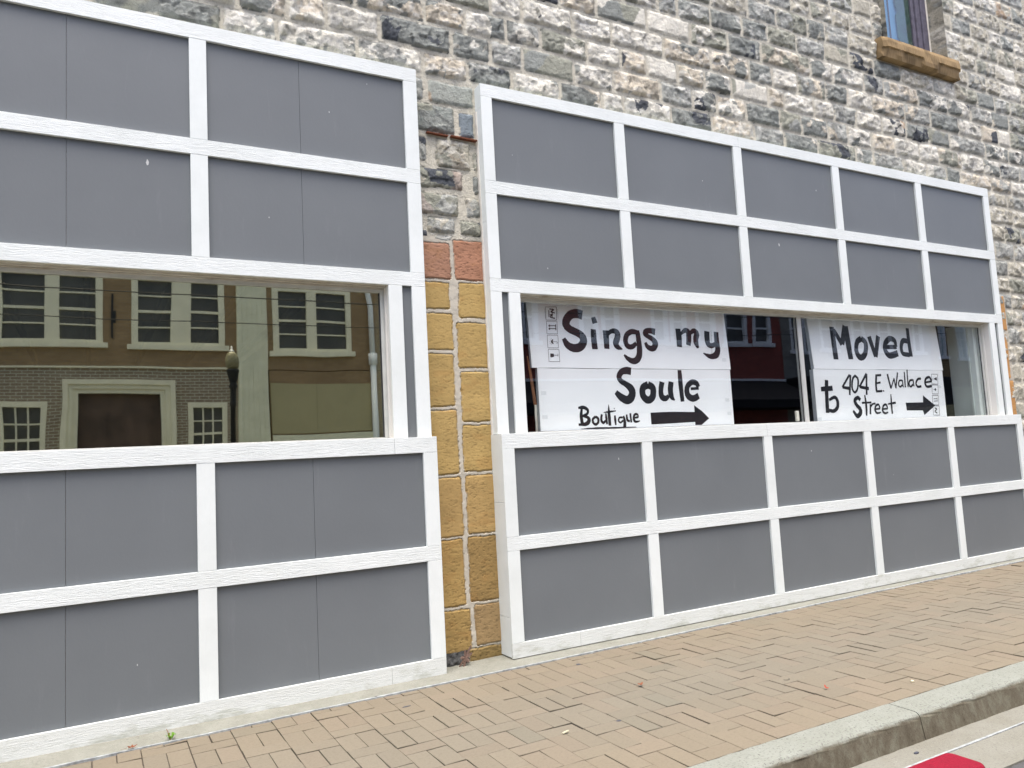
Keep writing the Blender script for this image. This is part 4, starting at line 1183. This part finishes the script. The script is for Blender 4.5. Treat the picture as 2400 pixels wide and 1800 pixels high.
def sash(par, x0, x1, z0, z1, rows, cols=1, cas=.10, fr='cream', gl='sashglass', sill=True, y=FY, light=.035, div=None):
    b = MB()
    for a, c, d, e in ((x0, x0 + cas, z0, z1), (x1 - cas, x1, z0, z1), (x0 + cas, x1 - cas, z1 - cas, z1), (x0 + cas, x1 - cas, z0, z0 + cas * .5)):
        b.box(a, c, y - .12, y + .025, Zf(d), Zf(e), .004)
    ix0, ix1, iz0, iz1 = x0 + cas, x1 - cas, z0 + cas * .5, z1 - cas
    for dx in (div or []):
        b.box(dx[0], dx[1], y - .11, y + .02, Zf(iz0), Zf(iz1))
    segs = []
    a = ix0
    for dx in (div or []):
        segs.append((a, dx[0]))
        a = dx[1]
    segs.append((a, ix1))
    for s0, s1 in segs:
        for r in range(1, rows):
            zc = iz0 + (iz1 - iz0) * r / rows
            hw = light * (.9 if r == rows // 2 else .5)
            b.box(s0, s1, y - .09, y - .03, Zf(zc) - hw, Zf(zc) + hw)
        for q in range(1, cols):
            xc = s0 + (s1 - s0) * q / cols
            b.box(xc - light * .5, xc + light * .5, y - .088, y - .032, Zf(iz0), Zf(iz1))
    w = b.build('window', M[fr], par)
    b = MB()
    b.box(ix0, ix1, y - .085, y - .075, Zf(iz0), Zf(iz1))
    b.build('pane', M[gl], w)
    if sill:
        b = MB()
        b.box(x0 - .10, x1 + .10, y - .05, y + .10, Zf(z0) - .135, Zf(z0), .006)
        b.build('sill', M[fr], w)
    return w

tb = thing('tan_brick_building', 'two-storey tan brick building with cream sash windows, mirrored in the sign-free window', 'building')
wins = [(-1.93, .28, 3.22, 5.0), (.90, 3.04, 3.20, 5.0), (4.28, 6.38, 3.10, 4.88), (-4.6, -2.6, 3.22, 5.0)]
door = (-.60, 1.86, -1.3, 2.33)
smalls = [(-1.85, -.90, .2, 1.82), (2.14, 3.07, .2, 1.80)]
facade(tb, 'upper_wall', 'tanbrick', -12, 9.46, 2.62, 7.5, wins)
facade(tb, 'lower_wall', 'greybrick', -12, 3.36, -1.3, 2.60, [door] + smalls, depth=6.9)
facade(tb, 'lower_wall', 'tanbrick', 4.18, 9.46, -1.3, 2.6, [], depth=6.9)
b = MB()
b.box(-12, 3.36, FY, FY + .05, Zf(2.60), Zf(2.64))
b.build('belt_course', M['cream'], tb)
for w, dv in zip(wins, ([(-.96, -.66)], [(1.79, 2.23)], [(5.16, 5.42)], [(-3.7, -3.5)])):
    sash(tb, *w, rows=4, cas=.15, div=dv)
for w in smalls:
    sash(tb, *w, rows=4, cols=3, cas=.12, sill=False)
for k, (off, yy) in enumerate(((0, .10), (.11, .05), (.22, .0))):
    b = MB()
    x0, x1, z1 = door[0] + off, door[1] - off, door[3] - off * .95
    for q in ((x0, x0 + .115, -1.3, z1), (x1 - .115, x1, -1.3, z1), (x0 + .115, x1 - .115, z1 - .11, z1)):
        b.box(q[0], q[1], FY - .2, FY + yy, Zf(q[2]), Zf(q[3]))
    b.build('door_surround', M['cream'], tb)
b = MB()
b.box(door[0] + .3, door[1] - .3, FY - .28, FY - .24, Zf(-1.3), Zf(2.02))
for k in range(6):
    b.box(door[0] + .36 + k * .30, door[0] + .40 + k * .30, FY - .24, FY - .22, Zf(.75), Zf(1.5))
b.box(door[0] + .3, door[1] - .3, FY - .24, FY - .21, Zf(.60), Zf(.74))
b.build('recessed_door', M['doorwood'], tb)
b = MB()
b.box(3.35, 4.13, FY - .3, FY + .10, 0, Zf(7.3))
for k in range(6):
    b.box(3.36 + k * .13, 3.47 + k * .13, FY + .10, FY + .112, 0, Zf(7.3))
b.build('boarded_pilaster', M['lap'], tb)
b = MB()
for q in ((4.20, 5.35), (5.354, 6.9)):
    b.box(q[0], q[1], FY, FY + .03, Zf(.90), Zf(2.26))
b.build('boarded_shopfront', M['beige'], tb)
b = MB()
b.box(4.2, 7.0, FY, FY + .05, Zf(-1.3), Zf(.86))
b.build('shopfront_base', M['lap'], tb)
b = MB()
b.tube([(6.98, FY + .10, 0.2), (6.98, FY + .10, Zf(3.0))], .085, 12)
b.tube([(6.98, FY + .10, Zf(2.75)), (6.98, FY + .10, Zf(3.05))], .12, 12)
b.tube([(6.98, FY + .10, Zf(3.0)), (6.95, FY + .10, Zf(4.4)), (6.86, FY + .10, Zf(4.9)), (6.7, FY + .1, Zf(5.4))], .075, 12)
b.build('downspout', M['whitepaint'], tb, True)
b = MB()
b.box(.46, .50, FY, FY + .04, Zf(3.35), Zf(4.45))
b.box(.50, .56, FY, FY + .03, Zf(3.75), Zf(4.05))
b.build('iron_bracket', M['iron'], tb)

rb = thing('red_brick_building', 'dark red brick building with a black awning, mirrored between the lettered boards', 'building')
rw = [(11.9, 12.55, 3.60, 5.3), (14.1, 14.85, 3.68, 5.3), (15.0, 15.75, 3.68, 5.3), (17.1, 17.9, 3.70, 5.3), (18.0, 18.75, 3.70, 5.3), (19.2, 20.1, 3.72, 5.3),
      (20.45, 21.66, 3.72, 4.95), (21.95, 22.95, 3.74, 4.95)]
facade(rb, 'upper_wall', 'redbrick', 9.5, 23.48, -1.3, 8.0, rw)
for w in rw:
    sash(rb, *w, rows=2, cas=.16, fr='whitepaint')
b = MB()
b.box(9.6, 23.48, FY, FY + .08, Zf(2.30), Zf(2.38))
b.build('coping', M['whitepaint'], rb)
b = MB()
p = [(FY + .01, Zf(2.29)), (FY + 1.5, Zf(1.5)), (FY + 1.5, Zf(1.2)), (FY + .01, Zf(1.2))]
a = [b.bm.verts.new((10.0, y, z)) for y, z in p]
c = [b.bm.verts.new((23.46, y, z)) for y, z in p]
b.bm.faces.new(a)
b.bm.faces.new(c[::-1])
for i in range(4):
    b.bm.faces.new((a[i], c[i], c[(i + 1) % 4], a[(i + 1) % 4]))
b.build('awning', M['awning'], rb)

sb = thing('pale_stone_building', 'pale stone building with sash windows, mirrored behind the word Moved', 'building')
sw = [(24.0, 24.85, 3.5, 5.3), (25.7, 26.7, 3.6, 5.3), (27.6, 28.4, 3.6, 5.3), (29.3, 30.2, 3.6, 5.3), (31.7, 32.4, 3.6, 5.3)]
facade(sb, 'street_wall', 'farstone', 23.5, 32.9, -1.3, 7.6, sw)
for w in sw:
    sash(sb, *w, rows=2, cas=.12, fr='whitepaint')
b = MB()
b.box(23.6, 32.8, FY, FY + .9, Zf(1.2), Zf(2.4))
b.build('dark_shopfront_canopy', M['awning'], sb)

ob = thing('ochre_brick_building', 'ochre brick building with tall pale sash windows, mirrored at the window\'s far right end', 'building')
ow = [(33.55, 34.05, 3.42, 5.3), (34.9, 35.65, 3.34, 5.2), (37, 37.8, 3.3, 5.2)]
facade(ob, 'street_wall', 'farbrick', 32.95, 46, -1.3, 8.0, ow)
for w in ow:
    sash(ob, *w, rows=4, cols=2, cas=.08, fr='whitepaint', gl='skyglass')
b = MB()
b.box(33, 46, FY, FY + .06, Zf(-1.3), Zf(2.05))
b.build('rendered_ground_floor', M['beige'], ob)

lp = thing('street_lamp', 'black street lamp with an acorn globe, mirrored beside the white pilaster', 'street lamp')
lx, ly = 2.675, -12.5
b = MB()
b.lathe(lx, ly, [(.20, 0), (.20, .12), (.15, .2), (.13, .55), (.075, .7), (.06, 1.0), (.055, 2.7), (.075, 2.72), (.06, 2.78), (.065, 3.05), (.10, 3.1), (.065, 3.16), (.08, 3.2), (.135, 3.42), (.14, 3.45)], 16)
b.build('lamp_post', M['iron'], lp, True)
b = MB()
b.lathe(lx, ly, [(.09, 3.452), (.135, 3.50), (.150, 3.62), (.145, 3.70), (.11, 3.78), (.07, 3.83)], 18)
b.build('lamp_globe', M['globe'], lp, True)
b = MB()
b.lathe(lx, ly, [(.072, 3.832), (.05, 3.86), (.02, 3.90), (.012, 3.96)], 12)
b.build('finial', M['alu'], lp, True)

for lab, z, yy, r in (('higher of two dark cables strung across the mirrored brick front', 3.20, -10, .011),
                      ('lower of two dark cables strung across the mirrored brick front', 2.71, -10, .009)):
    b = MB()
    b.tube([(x, yy, Zf(z) + .0012 * (x - 4) ** 2) for x in np.linspace(-14, 30, 23)], r, 6)
    tag(b.build('overhead_cable', M['iron']), lab, 'cable', 'overhead cables')

b = MB()
b.box(-40, 70, -16.0, -12.0, -.3, -.002)
tag(b.build('opposite_pavement', M['strip']), 'concrete pavement across the street', 'pavement', kind='structure')

# ------------------------------------------------------------------ red painted parking block
rbk = thing('parking_block', 'bright red rounded parking block lying along the gutter', 'parking block')
bm = bmesh.new()
bmesh.ops.create_cube(bm, size=1)
for v in bm.verts:
    v.co = Vector((2.21 + v.co.x * 1.80, -2.50 + v.co.y * (.165 if v.co.z > 0 else .20), -.075 + v.co.z * .108))
vert = [e for e in bm.edges if abs(e.verts[0].co.z - e.verts[1].co.z) > .05]
bmesh.ops.bevel(bm, geom=vert, offset=.035, segments=5, affect='EDGES', profile=.5)
top = [e for e in bm.edges if e.verts[0].co.z > -.03 and e.verts[1].co.z > -.03 and len(e.link_faces) == 2 and any(f.normal.z < .5 for f in e.link_faces)]
bmesh.ops.bevel(bm, geom=top, offset=.014, segments=3, affect='EDGES', profile=.5)
me = bpy.data.meshes.new('block_body')
bm.to_mesh(me)
bm.free()
link_mesh('block_body', me, M['red'], rbk)

# ------------------------------------------------------------------ small things on the ground
def leaf(name, label, x, y, z, size, lobes, rot, tilt, mat, curl=.25, web=.42, face=0):
    n = 64
    bm = bmesh.new()
    pts = []
    for i in range(n):
        a = 2 * math.pi * i / n
        r = .5 * (web + (1 - web) * abs(math.cos(a * lobes / 2)) ** 1.6) * (1.0 - .25 * abs(math.sin(a)))
        pts.append((r * math.cos(a), r * math.sin(a)))
    c = bm.verts.new((0, 0, 0))
    ring = [bm.verts.new((px, py * .85, curl * (px * px + py * py) + rnd.gauss(0, .012))) for px, py in pts]
    for i in range(n):
        bm.faces.new((c, ring[i], ring[(i + 1) % n]))
    st = [bm.verts.new(q) for q in ((-.42, -.012, .03), (-.42, .012, .03), (-.95, .01, .02), (-.95, -.01, .02))]
    bm.faces.new(st)
    me = bpy.data.meshes.new(name)
    bm.to_mesh(me)
    bm.free()
    o = link_mesh(name, me, mat)
    o.location, o.scale, o.rotation_euler = (x, y, z), (size,) * 3, (Matrix.Rotation(R(face), 3, 'Z') @ Matrix.Rotation(R(tilt), 3, 'X') @ Matrix.Rotation(R(rot), 3, 'Z')).to_euler()
    tag(o, label, 'leaf')
    so = o.modifiers.new('thickness', 'SOLIDIFY')
    so.thickness = .012
    return o
M['oak'] = m_simple('dry_oak_leaf', (.125, .078, .058), .8, .2, 12)
M['brownleaf'] = m_simple('brown_leaf', (.18, .06, .025), .8, .3, 30)
M['redleaf'] = m_simple('red_leaf', (.32, .035, .01), .6, .3, 30)
M['weed'] = m_simple('weed_green', (.10, .22, .015), .6, .3, 40)
M['gum'] = m_simple('dark_gum', (.05, .055, .07), .7, .2, 40)
M['peb'] = m_simple('pale_pebble', (.50, .47, .33), .8, .2, 60)
lf = leaf('oak_leaf', 'dry brown oak leaf propped against the foot of the sandstone pier', 2.052, .010, .052, .135, 7, 62, 72, M['oak'], .12, .40, -22)
lf.scale = (.165, .098, .13)
leaf('dry_leaf', 'small brown dry leaf on the bricks, farther from the kerb', 2.632, -.994, .012, .045, 3, 20, 8, M['brownleaf'], .5)
leaf('dry_leaf', 'small curled red leaf on the bricks near the kerb', 3.333, -1.638, .010, .034, 3, 70, 14, M['redleaf'], 1.1)
leaf('dry_leaf', 'shrivelled brown leaf on the pale line at the lower left', .17, -.268, .014, .05, 5, 10, 4, M['brownleaf'], .6)
wd = thing('weed', 'tiny green weed sprouting at the edge of the concrete strip', 'weed')
b = MB()
for k in range(9):
    a, ln = k * 2.4, rnd.uniform(.014, .026)
    px, py = .339 + .006 * math.cos(a), -.252 + .006 * math.sin(a)
    dx, dy = math.cos(a) * ln, math.sin(a) * ln
    v = [b.bm.verts.new(q) for q in ((px, py, .006), (px + dx * .6 - dy * .3, py + dy * .6 + dx * .3, .022 + .5 * ln), (px + dx, py + dy, .020 + .4 * ln), (px + dx * .6 + dy * .3, py + dy * .6 - dx * .3, .020 + .5 * ln))]
    b.bm.faces.new(v)
b.build('weed_leaves', M['weed'], wd)
b = MB()
b.tube([(.339, -.250, .005), (.333, -.246, .03), (.322, -.243, .058)], [.0022, .002, .0012], 6)
b.build('weed_stem', M['pole'], wd)
def blob(name, label, cat, x, y, sx, sy, sz, mat, z=.0):
    bm = bmesh.new()
    bmesh.ops.create_icosphere(bm, subdivisions=2, radius=.5)
    for v in bm.verts:
        v.co *= rnd.uniform(.85, 1.12)
    me = bpy.data.meshes.new(name)
    bm.to_mesh(me)
    bm.free()
    o = link_mesh(name, me, mat)
    o.location, o.scale = (x, y, z + sz * .25), (sx, sy, sz)
    tag(o, label, cat)
blob('gum_spot', 'dark flattened gum spot on the bricks in the middle of the pavement', 'gum', 2.215, -1.355, .03, .022, .004, M['gum'])
blob('gum_spot', 'dark flattened gum spot on the bricks below the farther storefront', 'gum', 2.612, -.407, .03, .03, .004, M['gum'])
blob('flat_chip', 'flat dark chip lying on the bricks below the nearer storefront', 'chip', 1.465, -.498, .055, .014, .005, M['gum'])
blob('dirt_crumb', 'clump of dark dirt at the edge of the concrete strip', 'dirt', 1.38, -.245, .03, .014, .012, M['rubble'])
blob('pebble', 'pale pebble on the bricks near the kerb', 'pebble', 3.773, -1.819, .022, .018, .014, M['peb'])
blob('twig_scrap', 'small dark scrap lying in the gutter', 'scrap', 3.214, -2.20, .03, .016, .01, M['gum'], -.121)
b = MB()
b.tube([(1.905, -1.342, .005), (1.945, -1.330, .005)], .0045, 8)
tag(b.build('cigarette_end', M['peb']), 'pale cigarette end lying across a brick joint', 'cigarette end')
b = MB()
bmt = [(3.318 + .020 * math.cos(a), -1.385 + .020 * math.sin(a), .0015) for a in np.linspace(R(190), R(350), 12)]
b.tube(bmt, .0016, 6)
tag(b.build('wire_ring', M['iron']), 'thin dark wire ring half buried in the bricks', 'wire ring')
